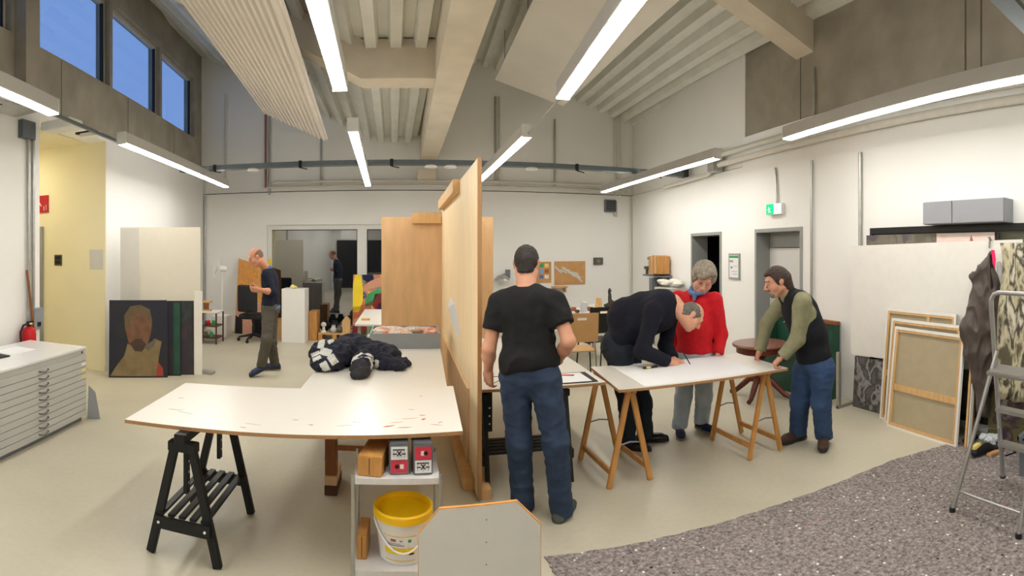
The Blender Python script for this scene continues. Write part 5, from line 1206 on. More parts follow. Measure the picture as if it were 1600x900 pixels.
for i, (x, y, z, m, lab) in enumerate(((.02, -.1, .34, 'red_paint', 'small red tin on the dark rack shelf'), (.12, -.08, .34, 'greenish', 'small green tin on the dark rack shelf'), (-.06, -.1, .34, 'tin_grey', 'small grey tin on the dark rack shelf'), (.08, -.1, .12, 'greenish', 'green pot on the lowest rack shelf'), (-.04, -.08, .12, 'dark_olive', 'dark pot on the lowest rack shelf'))):
    one('small_tin', MB().lathe([(.035, 0), (.038, .01), (.038, .08), (.034, .09)], (-3.62+x, 9.35+y, z+.001), 12), m, lab, 'tin', 'small tins on the rack', smooth=True)
t = thing('wooden_stool_model', 'small wooden turned stand on the white rack top', 'stand', (-3.66, 9.3, .601)); obj('base', MB().box(-.09, .09, -.07, .07, 0, .03), 'chair_ply', t); obj('stem', MB().lathe([(.05, .03), (.045, .08), (.06, .16)], n=14), 'brown_wood', t, smooth=True); obj('cap', MB().box(-.1, .1, -.08, .08, .161, .19), 'chair_ply', t)
# chipboard panel with painted shapes against the end wall
a = wall_back_pt(366, 525, .35); t = thing('painted_chipboard', 'orange chipboard with slanted top and painted pink and black shapes', 'panel', (a.x+.35, 10.5, 0))
wp = lambda x, y: wall_back_pt(x, y, .36)
pts = [wp(366, 527), wp(426, 527), wp(426, 424), wp(368, 404)]; pts[0].z = pts[1].z = .0
ob = lambda p: V3(p.x, p.y+.14*p.z, p.z)
obj('board', MB().prism([ob(p) for p in pts], (0, .022, 0)), 'chip_orange', t, world=True)
def shape(pp, m, o): obj('painted_shape', MB().prism([ob(wp(x, y))+V3(0, -o, 0) for x, y in pp], (0, o*.9, 0)), m, t, world=True)
shape([(367, 472), (400, 472), (426, 482), (426, 525), (367, 525)], 'skin_c', .0008); shape([(367, 493), (378, 500), (379, 525.5), (367, 525.5)], 'ink', .0014); shape([(392, 500), (410, 488), (426, 495), (426, 525.4), (398, 525.4)], 'dark_void', .0014)
# office chair
t = thing('office_chair', 'black office swivel chair behind the balding man', 'chair', (-2.86, 9.75, 0), .5)
for i in range(5):
    a = 2*math.pi*i/5+.3; e = V3(.29*math.cos(a), .29*math.sin(a), .075); obj('base_arm', MB().tube([(0, 0, .13), e], [.03, .016], 8), 'black_plastic', t, smooth=True)
    obj('castor', MB().lathe([(.03, -.02), (.032, 0), (.03, .02)], (e.x, e.y, .033), 12, Matrix.Rotation(math.pi/2, 4, 'X').to_quaternion()), 'black_plastic', t, smooth=True)
obj('gas_column', MB().lathe([(.03, .12), (.03, .3), (.02, .3), (.02, .43)], n=12), 'black_plastic', t, smooth=True)
sd = SDF(); o = V3(-2.86, 9.75, 0); sd.box(o+V3(0, 0, .49), (.24, .24, .05), None, .045); sdf_obj('seat', sd, 'dark_rubber', t, .015)
sd = SDF(); Rz = Matrix.Rotation(.5+math.pi*.78, 3, 'Z'); bdir = Rz @ V3(0, 1, 0); rdir = Rz @ V3(1, 0, 0); sd.box(o+bdir*.25+V3(0, 0, .84), (.21, .04, .26), (rdir, bdir, V3(0, 0, 1)), .04); sdf_obj('backrest', sd, 'dark_rubber', t, .015)
Ri = Matrix.Rotation(-.5, 3, 'Z'); obj('back_stem', MB().tube([Ri @ (bdir*.1)+V3(0, 0, .46), Ri @ (bdir*.29)+V3(0, 0, .5), Ri @ (bdir*.27)+V3(0, 0, .8)], .018, 8), 'black_plastic', t, smooth=True)
# white pedestal with shell, boxes
p0 = G(440, 535); t = one('white_pedestal', MB().box(p0.x, p0.x+.45, p0.y, p0.y+.42, 0, 1.02), 'plinth_white', 'tall white pedestal in front of the glazed door', 'pedestal', bevel=.003)
sd = SDF(); c = V3(p0.x+.21, p0.y+.12, 1.05); sd.ell(c, (.075, .055, .028), None, .01); sd.ell(c+V3(-.02, 0, .02), (.035, .03, .03), None, .02); sd.cut(c-V3(0, 0, .0285), (0, 0, -1), .2); tag(sdf_obj('shell', sd, 'warm_yellow', None, .008), 'small pale yellow shell on the white pedestal', 'shell')
one('wooden_crate', MB().box(p0.x+.46, p0.x+.62, p0.y+.35, p0.y+.75, 0, .56), 'trestle_wood', 'upright wooden box right of the white pedestal', 'box', bevel=.004)
one('cardboard_box', MB().box(p0.x-.30, p0.x-.01, p0.y+.35, p0.y+.7, 0, .38), 'chair_ply', 'brown box left of the white pedestal', 'box', bevel=.004)
c = wall_back_pt(433, 418, .0); one('yellow_note', MB().box(WX0+.02, WX0+.08, YB+.05, YB+.059, 1.28, 1.58), 'label_yellow', 'small yellow note stuck on the glazed door frame', 'note')
# pallet with sculptures
t = thing('pallet', 'small wooden pallet carrying sculptures before the glazed door', 'pallet', (-1.335, 10.35, 0))
for y in (-.19, -.06, .07, .20): obj('deck_board', MB().box(-.32, .32, y-.055, y+.045, .118, .14), 'pine', t)
for x in (-.28, 0, .28): obj('bearer', MB().box(x-.04, x+.04, -.24, .24, .0, .117), 'trestle_wood', t)
def vase(x, y, s, m, lab, prof): one('sculpture', MB().lathe([(r*s, z*s) for r, z in prof], (-1.345+x, 10.35+y, .141), 18), m, lab, 'sculpture', 'sculptures on the pallet', smooth=True)
pawn = [(.5, 0), (.5, .1), (.25, .3), (.2, .8), (.4, 1.0), (.42, 1.3), (.2, 1.5), (.02, 1.55)]; jar = [(.3, 0), (.5, .2), (.55, .6), (.35, .9), (.3, 1.1), (.36, 1.2), (.02, 1.2)]
vase(-.22, -.11, .13, 'plaster_white', 'cream pawn-like sculpture on the pallet', pawn); vase(-.22, .08, .17, 'ink', 'black jar at the left of the pallet', jar); vase(-.04, .07, .17, 'ink', 'tall black jar on the pallet behind the pawn', jar); vase(-.02, -.13, .12, 'mesh_clear', 'small glass jar in the middle of the pallet', jar); vase(.14, .09, .15, 'tin_grey', 'grey glass jar on the pallet', jar); vase(.09, -.13, .11, 'dark_olive', 'dark glass jar beside the wooden block', jar)
one('house_block', MB().prism([(-1.19, 10.2, .141), (-1.04, 10.2, .141), (-1.04, 10.2, .38), (-1.115, 10.2, .47), (-1.19, 10.2, .38)], (0, .16, 0)), 'pine', 'pointed pine block on the pallet', 'wood block')
# colourful painting and the white table beside it
t = thing('abstract_painting', 'bright abstract painting of yellow, pink and red shapes leaning at the glazed door', 'painting', (-.62, 10.3, 0))
q = lambda s, h, o=0: V3(-1.0+1.0*s, 10.30+.16*h-o, 1.27*h)
obj('stretcher', MB().prism([q(0, 0), q(1, 0), q(1, 1), q(0, 1)], (0, .03, 0)), 'canvas_white', t, world=True)
obj('canvas', MB().prism([q(0, 0, .0015), q(1, 0, .0015), q(1, 1, .0015), q(0, 1, .0015)], (0, .0013, 0)), 'abstract_bloom', t, world=True)
for pts, m in (([(.0, .42), (.12, .42), (.2, .6), (.2, .8), (.16, 1), (.04, 1), (0, .86)], 'label_yellow'), ([(.18, 1), (.4, 1), (.42, .93), (.3, .88), (.2, .92)], 'suede_navy'), ([(.18, .8), (.34, .9), (.6, .98), (.6, .82), (.34, .78), (.24, .74)], 'skin_a'), ([(.24, .58), (.3, .7), (.5, .78), (.6, .74), (.5, .68), (.36, .52), (.26, .5)], 'greenish'),
        ([(0, .5), (.1, .5), (.3, .56), (.4, .6), (.36, .46), (.16, .36), (0, .3)], 'terracotta'), ([(.38, .52), (.44, .7), (.6, .72), (.6, .5), (.46, .46)], 'stool_red'), ([(.46, .46), (.52, .56), (.6, .58), (.6, .44)], 'cushion_blue'), ([(0, .02), (.18, .02), (.34, .12), (.3, .28), (.1, .28), (0, .2)], 'stool_red'), ([(.1, .02), (.36, .02), (.42, .24), (.3, .22)], 'greenish')):
    obj('painted_shape', MB().prism([q(s, h, .0028) for s, h in pts], (0, .0012, 0)), m, t, world=True)
def plain_table(label, x0, x1, y0, y1, z=.74):
    t = thing('work_table', label, 'table', ((x0+x1)/2, (y0+y1)/2, 0)); obj('tabletop', MB().box(x0, x1, y0, y1, z-.025, z), 'laminate', t, world=True, bevel=.003)
    for x in (x0+.06, x1-.06):
        for y in (y0+.06, y1-.06): obj('leg', MB().box(x-.02, x+.02, y-.02, y+.02, 0, z-.026), 'galv', t, world=True)
    return t
plain_table('white table behind the brown plywood panel, beside the bright abstract painting', -.66, .42, 7.1, 9.0)
one('wood_scrap', MB().box(-.60, -.48, 7.5, 7.6, .7405, .765), 'pine', 'small wood scrap on the white table by the abstract painting', 'scrap')

# ================================================================== grey tray and striped jacket on the table
t = thing('grey_tray', 'shallow grey box of colourful rags at the far end of the jacket table', 'tray', (.0, 5.65, TZ))
bz = TZ-.0018; obj('wall', MB().box(-.34, .38, 5.33, 5.345, bz, bz+.155).box(-.34, .38, 5.875, 5.89, bz, bz+.155).box(-.34, -.325, 5.345, 5.875, bz, bz+.155).box(.365, .38, 5.345, 5.875, bz, bz+.155).box(-.325, .365, 5.345, 5.875, bz, bz+.01), 'grey_box', t, world=True)
sd = SDF(); random.seed(5)
for i in range(26): sd.ell(V3(-.28+random.random()*.6, 5.40+random.random()*.42, bz+.105+random.random()*.035), (random.uniform(.05, .11), random.uniform(.04, .08), random.uniform(.02, .04)), None, .03)
sdf_obj('rags', sd, 'tray_mess', t, .014, .004, 12)
mat('hi_vis_navy', srgb(22, 25, 42), .8, var=.2, scale=14, bump=.1, bscale=90); mat('reflex', srgb(198, 198, 190), .45, var=.05)
def jacket():
    t = thing('work_jacket', 'crumpled navy work jacket with reflective stripes on the table', 'jacket', (-.3, 4.55, TZ)); sd = SDF(); z = TZ-.0018
    E = lambda x, y, rho, rad, k=.06: sd.ell(J(x, y, rho), rad, None, k)
    E(512, 566, 4.42, (.13, .18, .085)); E(505, 552, 4.62, (.11, .15, .10)); E(530, 552, 4.55, (.14, .17, .11)); E(552, 546, 4.70, (.16, .16, .13)); E(578, 552, 4.65, (.15, .16, .10)); E(604, 556, 4.62, (.12, .14, .085))
    sd.cone(J(590, 556, 4.6), J(632, 572, 4.5), .085, .055, .05); sd.cone(J(570, 556, 4.55), J(564, 574, 4.2), .085, .07, .04, (0, 0, 1), .75); sd.cone(J(564, 574, 4.2), J(563, 584, 4.08), .068, .062, .02, (0, 0, 1), .62)
    sd.cone(J(600, 566, 4.42), J(626, 576, 4.36), .07, .05, .05)
    sd.cut(V3(0, 4.5, z+.016), (0, 0, -1), 2.0, .008)
    cu0 = np.array(J(570, 556, 4.55)); cu1 = np.array(J(563, 584, 4.08)); ax = cu1-cu0; L = np.linalg.norm(ax); ax /= L
    pat = [(502, 537, 5, 8, .2), (509, 550, 9, 6, .3), (493, 553, 7, 3, -.4), (495, 560, 7, 3, -.4), (520, 562, 6, 8, -.6), (508, 574, 6, 9, -.5), (517, 533, 5, 3, -.5)]
    def mf(c):
        m = np.zeros(len(c), int); tt = (c-cu0) @ ax/L; rad = np.linalg.norm((c-cu0)-np.outer((c-cu0) @ ax, ax), axis=1)
        lat = c[:, 0]-cu0[0]; w = tt+.10*np.sin(lat*22)*.5
        m[(rad < .13) & (((w > .36) & (w < .47)) | ((w > .56) & (w < .66)))] = 1
        bx_ = X0+F*np.arctan2(c[:, 0], c[:, 1]); by_ = YH+F*(H-c[:, 2])/np.hypot(c[:, 0], c[:, 1])
        for x, y, a, b, r in pat:      # reflective patches on the sleeve
            dx, dy = bx_-x, by_-y; xx = dx*math.cos(r)+dy*math.sin(r); yy = -dx*math.sin(r)+dy*math.cos(r); m[(abs(xx) < a) & (abs(yy) < b)] = 1
        m[(rad < .12) & (tt > .80)] = 2
        return m
    sdf_obj('jacket_cloth', sd, ['hi_vis_navy', 'reflex', 'ink'], t, .006, .018, 13, matfun=mf, seed=4)
jacket()
# papers, pencil, marker, wire on the right-hand tables
one('black_portfolio', MB().prism([(1.06, 3.72, TZ+.0004), (1.44, 3.70, TZ+.0004), (1.45, 4.02, TZ+.0004), (1.10, 4.04, TZ+.0004)], (0, 0, .006)), 'ink', 'black portfolio under a sheet beside the man in black', 'portfolio')
one('paper_sheet', MB().prism([(1.02, 3.735, TZ+.0066), (1.40, 3.715, TZ+.0066), (1.40, 4.0, TZ+.0066), (1.06, 4.02, TZ+.0066)], (0, 0, .001)), 'paper', 'white paper sheet on the black portfolio', 'paper')
def pen(name, a, b, parts, label, cat):
    t = thing(name, label, cat, a); d = (Vector(b)-Vector(a))
    for nm, s0, s1, r, m in parts: obj(nm, MB().tube([Vector(a)+d*s0, Vector(a)+d*s1], r, 10), m, t, world=True, smooth=True)
pen('red_pencil', G(873, 586, TZ+.012), G(897, 586, TZ+.012), (('shaft', 0, .85, .005, 'red_wash'), ('tip', .85, 1, .004, 'ink')), 'reddish pencil with dark tip on the white sheet', 'pencil')
pen('marker', G(1005, 575, TZ+.012), G(1027, 572.5, TZ+.012), (('cap', 0, .2, .010, 'black_plastic'), ('band', .2, .52, .0095, 'warm_yellow'), ('barrel', .52, 1, .0095, 'black_plastic')), 'black marker with yellow band on the drawing table', 'marker')
pw = pen_wrist
ft = G(1079, 570, TZ+.004); pen('drawing_pen', ft, Vector(pw)+V3(.02, .02, .11)+(ft-Vector(pw))*.55, (('barrel', .06, 1, .0045, 'black_plastic'), ('nib', 0, .06, .002, 'tin_grey')), 'thin drawing pen in the hand of the bent man', 'pen')
c = G(772, 597, TZ); one('wire_loop', MB().tube([(c.x+.05*math.cos(a)*(1+.5*math.sin(2*a)), c.y+.08*math.sin(a), TZ+.004+.02*abs(math.sin(1.5*a))) for a in [2*math.pi*i/28 for i in range(28)]], .0022, 6, close=True), 'ink', 'thin dark wire loop beside the hand of the man in black', 'wire', smooth='all')

# ================================================================== far work table, chairs and models
plain_table('white work table by the end wall with models on it', 1.75, 3.35, 7.45, 8.75)
def shell_chair(label, loc, rz, m, leg_m='chrome', grp='chairs at the far table'):
    t = thing('stacking_chair', label, 'chair', loc, rz, grp)
    obj('seat', MB().hexa([(-.21, -.2, .445), (.21, -.2, .445), (.21, .2, .455), (-.21, .2, .455), (-.21, -.2, .46), (.21, -.2, .46), (.21, .2, .47), (-.21, .2, .47)]), m, t, bevel=.005)
    # backrest with a grip slot (behind = -y)
    yb = lambda z: -.22-.10*(z-.5); B = MB()
    for x0, x1, z0, z1 in ((-.215, .215, .58, .86), (-.215, -.06, .86, .895), (.06, .215, .86, .895), (-.215, .215, .895, .95)):
        B.hexa([(x0, yb(z0)-.012, z0), (x1, yb(z0)-.012, z0), (x1, yb(z0), z0), (x0, yb(z0), z0), (x0, yb(z1)-.012, z1), (x1, yb(z1)-.012, z1), (x1, yb(z1), z1), (x0, yb(z1), z1)])
    obj('backrest', B, m, t)
    for s in (-1, 1):
        obj('leg', MB().tube([(s*.20, -.26, 0), (s*.19, -.20, .44), (s*.17, -.222, .62)], .011, 8), leg_m, t, smooth=True); obj('leg', MB().tube([(s*.20, .22, 0), (s*.19, .16, .44)], .011, 8), leg_m, t, smooth=True)
        obj('side_rail', MB().tube([(s*.19, -.2, .438), (s*.19, .16, .438)], .010, 8), leg_m, t)
    return t
c1 = shell_chair('plywood stacking chair with chrome legs at the far table', (2.24, 6.5, 0), -.1, 'chair_ply')
shell_chair('black stacking chair under the near side of the far table', (2.72, 7.1, 0), .1, 'black_plastic', 'black_paint'); shell_chair('black stacking chair beyond the far table, by the end wall', (2.3, 9.2, 0), 3.0, 'black_plastic', 'black_paint')
def onT(x, y, z=.7405): return G(x, y, z)
def fixed(x, Y, z=.7405): return V3(Y*math.tan(ray(x)), Y, z)
p = fixed(912, 8.1); one('tin_can', MB().lathe([(.055, 0), (.058, .01), (.058, .16), (.052, .165)], p, 16), 'mesh_clear', 'grey cylinder tin on the far table', 'tin', smooth=True)
for x, Y, s, m, lab in ((896, 8.3, .05, 'terracotta', 'small brown pot left of the grey tin'), (902, 8.0, .04, 'dark_brown_wood', 'tiny dark pot left of the grey tin'), (922, 8.2, .055, 'terracotta', 'brown pot right of the grey tin'), (926, 8.5, .06, 'plaster_white', 'white bowl behind the brown pot'), (950, 8.3, .06, 'plaster_white', 'white bowl under the dark figure'), (884, 8.2, .05, 'brown_wood', 'brown pot half behind the man in black')):
    one('small_pot', MB().lathe([(.6*s, 0), (s, .5*s), (.9*s, 1.2*s), (.8*s, 1.2*s), (.6*s, .3*s)], fixed(x, Y), 14), m, lab, 'pot', 'pots on the far table', smooth=True)
p = fixed(938, 8.1); one('wooden_model', MB().box(p.x-.11, p.x+.11, p.y-.06, p.y+.06, .7405, .80).prism([(p.x-.08, p.y-.05, .80), (p.x+.02, p.y-.05, .80), (p.x-.0, p.y-.05, .96), (p.x-.06, p.y-.05, .96)], (0, .1, 0)), 'pine', 'pale wooden stepped model on the far table', 'model', bevel=.004)
p = fixed(954, 8.2); sd = SDF(); sd.cone(p+V3(0, 0, .02), p+V3(-.02, 0, .3), .05, .018, .03); sd.ell(p+V3(-.015, 0, .33), (.025, .025, .04), None, .02); sd.cone(p+V3(0, 0, .15), p+V3(.09, 0, .1), .03, .02, .02); sd.cone(p+V3(0, 0, .1), p+V3(-.1, 0, .08), .035, .02, .02); sd.cut(p+V3(0, 0, .001), (0, 0, -1), .4)
tag(sdf_obj('clay_figure', sd, 'dark_red_ground', None, .01, .008, 20), 'dark clay figure standing on the far table', 'figure')
# timber rack and equipment on the right wall near the corner
t = thing('timber_rack', 'wall rack of upright wooden boards near the far right corner', 'rack', (RWX(9)-.1, 9.1, 1.5))
for i, (y, h) in enumerate(((8.78, .34), (8.87, .36), (8.96, .36), (9.05, .35), (9.14, .34))): obj('plank', rwbox(y, y+.08, 1.30, 1.30+h, .04, .30), 'ply_brown' if i % 2 else 'trestle_wood', t, world=True, bevel=.004)
for i, y in enumerate((9.26, 9.36, 9.46, 9.58)): obj('plank', rwbox(y, y+.05, 1.26+.04*i, 1.55-.02*i, .02, .16-.02*i), 'brown_wood', t, world=True, bevel=.004)
obj('bracket', rwbox(8.75, 9.65, 1.24, 1.27, .0, .25), 'tin_grey', t, world=True)
one('hand_clamp', rwbox(9.75, 9.79, 1.30, 1.62, .01, .05).add(*[(m_.v, m_.f) for m_ in [rwbox(9.66, 9.84, 1.56, 1.62, .01, .06)]][0]), 'tin_grey', 'metal clamp hung left of the wooden boards', 'clamp')
one('hand_clamp', rwbox(9.92, 9.96, 1.22, 1.42, .01, .05).add(*[(m_.v, m_.f) for m_ in [rwbox(9.86, 10.02, 1.36, 1.42, .01, .06)]][0]), 'dark_olive', 'dark small clamp lower left of the wooden boards', 'clamp')
t = thing('bench_machine', 'grey bench machine below the wooden boards on the right wall', 'machine', (RWX(8.9)-.25, 8.95, 0)); obj('cabinet', rwbox(8.75, 9.25, 0, .75, .02, .42), 'tin_grey', t, world=True); obj('column', rwbox(9.05, 9.2, .75, 1.22, .05, .3), 'crate_grey', t, world=True); obj('post', rwbox(8.86, 8.98, .75, 1.2, .05, .2), 'dark_brown_wood', t, world=True)
t = thing('white_tool_cart', 'pale cart heaped with papers beside the person in red', 'cart', (RWX(8.3)-.3, 8.3, 0)); obj('case', rwbox(8.05, 8.6, 0, 1.08, .03, .45), 'board_grey', t, world=True); sd = SDF(); o = V3(RWX(8.3)-.24, 8.32, 1.10)
for i in range(10): sd.ell(o+V3(random.uniform(-.15, .15), random.uniform(-.22, .22), random.uniform(0, .1)), (.09, .12, .03), None, .02)
sdf_obj('paper_heap', sd, 'plaster_white', t, .014, .006, 14)

# ================================================================== round table and green bench
t = thing('pedestal_table', 'round mahogany pedestal table behind the drawing table', 'table', (3.93, 4.86, 0))
obj('top', MB().lathe([(.30, .60), (.33, .615), (.335, .63), (.325, .645), (.0, .645)], n=40), 'mahogany_top', t, smooth=True); obj('apron', MB().lathe([(.27, .53), (.285, .54), (.285, .598), (.20, .598)], n=36), 'mahogany', t, smooth=True)
obj('column', MB().lathe([(.05, .16), (.075, .2), (.08, .25), (.045, .31), (.04, .42), (.07, .47), (.05, .53)], n=20), 'mahogany', t, smooth=True)
for i in range(4):
    a = math.pi/2*i+.55; d = V3(math.cos(a), math.sin(a), 0); obj('foot', MB().tube([d*.03+V3(0, 0, .20), d*.13+V3(0, 0, .21), d*.22+V3(0, 0, .13), d*.31+V3(0, 0, .05), d*.38+V3(0, 0, .03)], [.035, .04, .036, .03, .026], 10), 'mahogany', t, smooth=True)
by0, by1 = 4.22, 5.42; bx = RWX(4.8)-.04
t = thing('green_bench', 'dark green painted settle bench against the right wall', 'bench', (bx-.20, 4.8, 0), -.067)
L2 = (by1-by0)/2; obj('back', MB().box(.17, .20, -L2+.03, L2-.03, .0, .86), 'green_paint', t); obj('seat', MB().box(-.12, .169, -L2+.03, L2-.03, .43, .46), 'green_paint', t, bevel=.003); obj('front', MB().box(-.10, -.075, -L2+.03, L2-.03, .02, .429), 'green_paint', t)
obj('top_rail', MB().box(.14, .215, -L2-.01, L2+.01, .861, .90), 'brown_wood', t, bevel=.004)
for s in (-1, 1):
    e = obj('end_panel', MB().prism([(-.14, s*L2-.015, 0), (.20, s*L2-.015, 0), (.20, s*L2-.015, .86), (.08, s*L2-.015, .86), (.05, s*L2-.015, .62), (-.14, s*L2-.015, .58)], (0, .03, 0)), 'green_paint', t, bevel=.003)
for i in range(3): obj('raised_panel', MB().box(.158, .169, -L2+.08+i*.36, -L2+.36+i*.36, .52, .80), 'green_paint', t, bevel=.006)

# ================================================================== right wall: leaning panels, canvases, jacket
def rwslab(y0, y1, z0, z1, o0, o1, th):
    """slab leaning on the right wall: offset o0 at the foot, o1 at the top (distance of its room side from the wall)"""
    f = lambda y, o: RWX(y)-o
    return [V3(f(y0, o0), y0, z0), V3(f(y1, o0), y1, z0), V3(f(y1, o1), y1, z1), V3(f(y0, o1), y0, z1)], V3(th, 0, 0)
def rwthing(name, label, cat, y0, y1, z0, z1, o0, o1, th, m, part='board', group=None):
    P, off = rwslab(y0, y1, z0, z1, o0, o1, th); t = thing(name, label, cat, (RWX((y0+y1)/2)-o0, (y0+y1)/2, z0), 0, group); obj(part, MB().prism(P, off), m, t, world=True); return t, P
# long black-framed picture store behind
t, P = rwthing('framed_canvas', 'long black-framed canvas, highest of those on the right wall', 'painting', .9, 3.66, .10, 1.985, .045, .045, .03, 'dark_olive', 'canvas')
def rwpt(P, s, h, o=0): return P[0]+(P[1]-P[0])*s+(P[3]-P[0])*h-V3(o, 0, 0)
fr_ = MB()
for s0, s1, h0, h1 in ((0, 1, .965, 1.0), (0, 1, 0, .03), (0, .012, .03, .965), (.988, 1, .03, .965)): fr_.prism([rwpt(P, s0, h0, .03), rwpt(P, s1, h0, .03), rwpt(P, s1, h1, .03), rwpt(P, s0, h1, .03)], (.029, 0, 0))
obj('black_frame', fr_, 'black_paint', t, world=True)
t, P = rwthing('abstract_canvas', 'olive and pink abstract canvas just below the black frame', 'painting', 2.05, 3.69, .60, 1.905, .10, .10, .018, 'abstract_olive', 'canvas')
obj('pink_half', MB().prism([rwpt(P, 0.02, 0, .0012), rwpt(P, .42, 0, .0012), rwpt(P, .42, 1, .0012), rwpt(P, .02, 1, .0012)], (.001, 0, 0)), 'abstract_pink', t, world=True); obj('black_edge', MB().prism([rwpt(P, 0, 0, .002), rwpt(P, .018, 0, .002), rwpt(P, .018, 1, .002), rwpt(P, 0, 1, .002)], (.0018, 0, 0)), 'ink', t, world=True)
obj('red_figure', MB().prism([rwpt(P, .14, .9, .002), rwpt(P, .22, .9, .002), rwpt(P, .185, .94, .002), rwpt(P, .175, .985, .002), rwpt(P, .16, .94, .002)], (.0007, 0, 0)), 'terracotta', t, world=True)
t, P = rwthing('abstract_canvas', 'grey and violet abstract canvas under the big white panel', 'painting', 3.25, 3.84, .0, .555, .17, .13, .03, 'abstract_grey', 'canvas')
t, P = rwthing('abstract_canvas', 'dark abstract canvas behind the step ladder', 'painting', 1.4, 2.1, .0, .62, .22, .16, .03, 'abstract_dark', 'canvas')
one('steel_upright', MB().box(RWX(3.9)-.36, RWX(3.9)-.32, 3.88, 3.92, 0, .62).box(RWX(3.9)-.36, RWX(3.9)-.05, 3.885, 3.915, .0, .03), 'galv', 'steel rack upright at the left end of the white panel', 'upright')
wpY0 = math.cos(ray(1597)); a = wall_right_pt(1597, 375, .14); b = wall_right_pt(1329, 385, .14)
P = [V3(RWX(a.y)-.14, a.y, .64), V3(RWX(b.y)-.14, b.y, .57), V3(RWX(b.y)-.13, b.y, 1.79), V3(RWX(a.y)-.13, a.y, 1.835)]
t = thing('leaning_board', 'huge blank white panel leaning on the right wall behind the canvases', 'panel', (P[0].x, 2.7, .62)); obj('board', MB().prism(P, (.018, 0, 0)), 'canvas_white', t, world=True)
wq = lambda s, h, o=0: (P[0]+(P[1]-P[0])*s)+((P[3]+(P[2]-P[3])*s)-(P[0]+(P[1]-P[0])*s))*h-V3(o, 0, 0)
WP = P
for s in (.25, .55): g = wq(s, 0); obj('support_leg', MB().box(g.x-.004, g.x+.03, g.y-.02, g.y+.02, 0, .60), 'pine', t, world=True)
# stretched canvases seen from behind
def stretcher(label, A, B, lean, ht, bars, face=True):
    """A, B: floor corners of the room-side face (A left in the photo); leaning towards +X"""
    A = Vector(A); B = Vector(B); u = nrm(B-A); w = (B-A).length; v = V3(-u.y, u.x, 0); v = v if v.x > 0 else -v
    top = nrm(V3(0, 0, 1)*ht+v*lean); nn = nrm(u.cross(top)); nn = nn if nn.x > 0 else -nn; Lh = math.hypot(ht, lean)
    t = thing('stretched_canvas', label, 'canvas', (A+B)/2, 0, 'stretched canvases leaning backs-out'); q = lambda s, h, o=0: A+u*(s)+top*(h)+nn*o
    def st(s0, s1, h0, h1, o0, o1, nm, m): obj(nm, MB().prism([q(s0, h0, o0), q(s1, h0, o0), q(s1, h1, o0), q(s0, h1, o0)], nn*(o1-o0)), m, t, world=True)
    st(.012, w-.012, .012, Lh-.012, .018, .020, 'linen', 'canvas_back')
    bw = .045
    st(.003, bw, .003, Lh-.003, .0, .017, 'side_bar', 'pine'); st(w-bw, w-.003, .003, Lh-.003, .0, .017, 'side_bar', 'pine'); st(bw, w-bw, .003, bw, .001, .017, 'end_bar', 'pine'); st(bw, w-bw, Lh-bw, Lh-.003, .001, .017, 'end_bar', 'pine')
    for b in bars:
        if b[0] == 'h': st(bw, w-bw, Lh*b[1]-.03, Lh*b[1]+.03, .004, .017, 'cross_bar', 'pine')
        else: st(w*b[1]-.02, w*b[1]+.02, bw, Lh-bw, .005, .017, 'cross_bar', 'pine')
    # primed canvas folded round the edges
    m = MB()
    for s0, s1, h0, h1 in ((-.004, .002, 0, Lh), (w-.002, w+.004, 0, Lh), (0, w, -.004, .002), (0, w, Lh-.002, Lh+.004)): m.prism([q(s0, h0, -.002), q(s1, h0, -.002), q(s1, h1, -.002), q(s0, h1, -.002)], nn*.026)
    for s0, s1, h0, h1 in ((0, .02, 0, Lh), (w-.02, w, 0, Lh), (.02, w-.02, 0, .02), (.02, w-.02, Lh-.022, Lh)): m.prism([q(s0, h0, -.003), q(s1, h0, -.003), q(s1, h1, -.003), q(s0, h1, -.003)], nn*.0025)
    obj('folded_edge', m, 'canvas_white', t, world=True); return t
ci = lambda x, y: G(x, y)+V3(-.07, 0, 0)
stretcher('largest stretched canvas, rearmost of the three seen from behind', ci(1381, 651), ci(1484, 684)+V3(.06, 0, 0), .11, 1.13, [('h', .42), ('v', .62)])
stretcher('middle stretched canvas of the three seen from behind', ci(1393, 655)+V3(-.05, 0, 0), ci(1494, 688)+V3(.0, -.02, 0), .11, 1.04, [('h', .42)])
stretcher('front stretched canvas showing plain linen and one crossbar', ci(1398, 658)+V3(-.09, -.02, 0), ci(1499, 692)+V3(-.05, -.03, 0), .12, .97, [('h', .40)])
A = ci(1502, 692)+V3(-.02, -.06, 0)
t = thing('canvas_stack_edge', 'narrow pine-edged canvas end right of the stretched canvases', 'canvas', A); obj('side_bar', MB().bar(A+V3(.02, -.03, .0), A+V3(.14, -.03, .80), .05, .02, (0, 1, 0)), 'pine', t, world=True); obj('folded_edge', MB().bar(A+V3(.02, -.055, .0), A+V3(.14, -.055, .80), .055, .008, (0, 1, 0)), 'canvas_white', t, world=True)
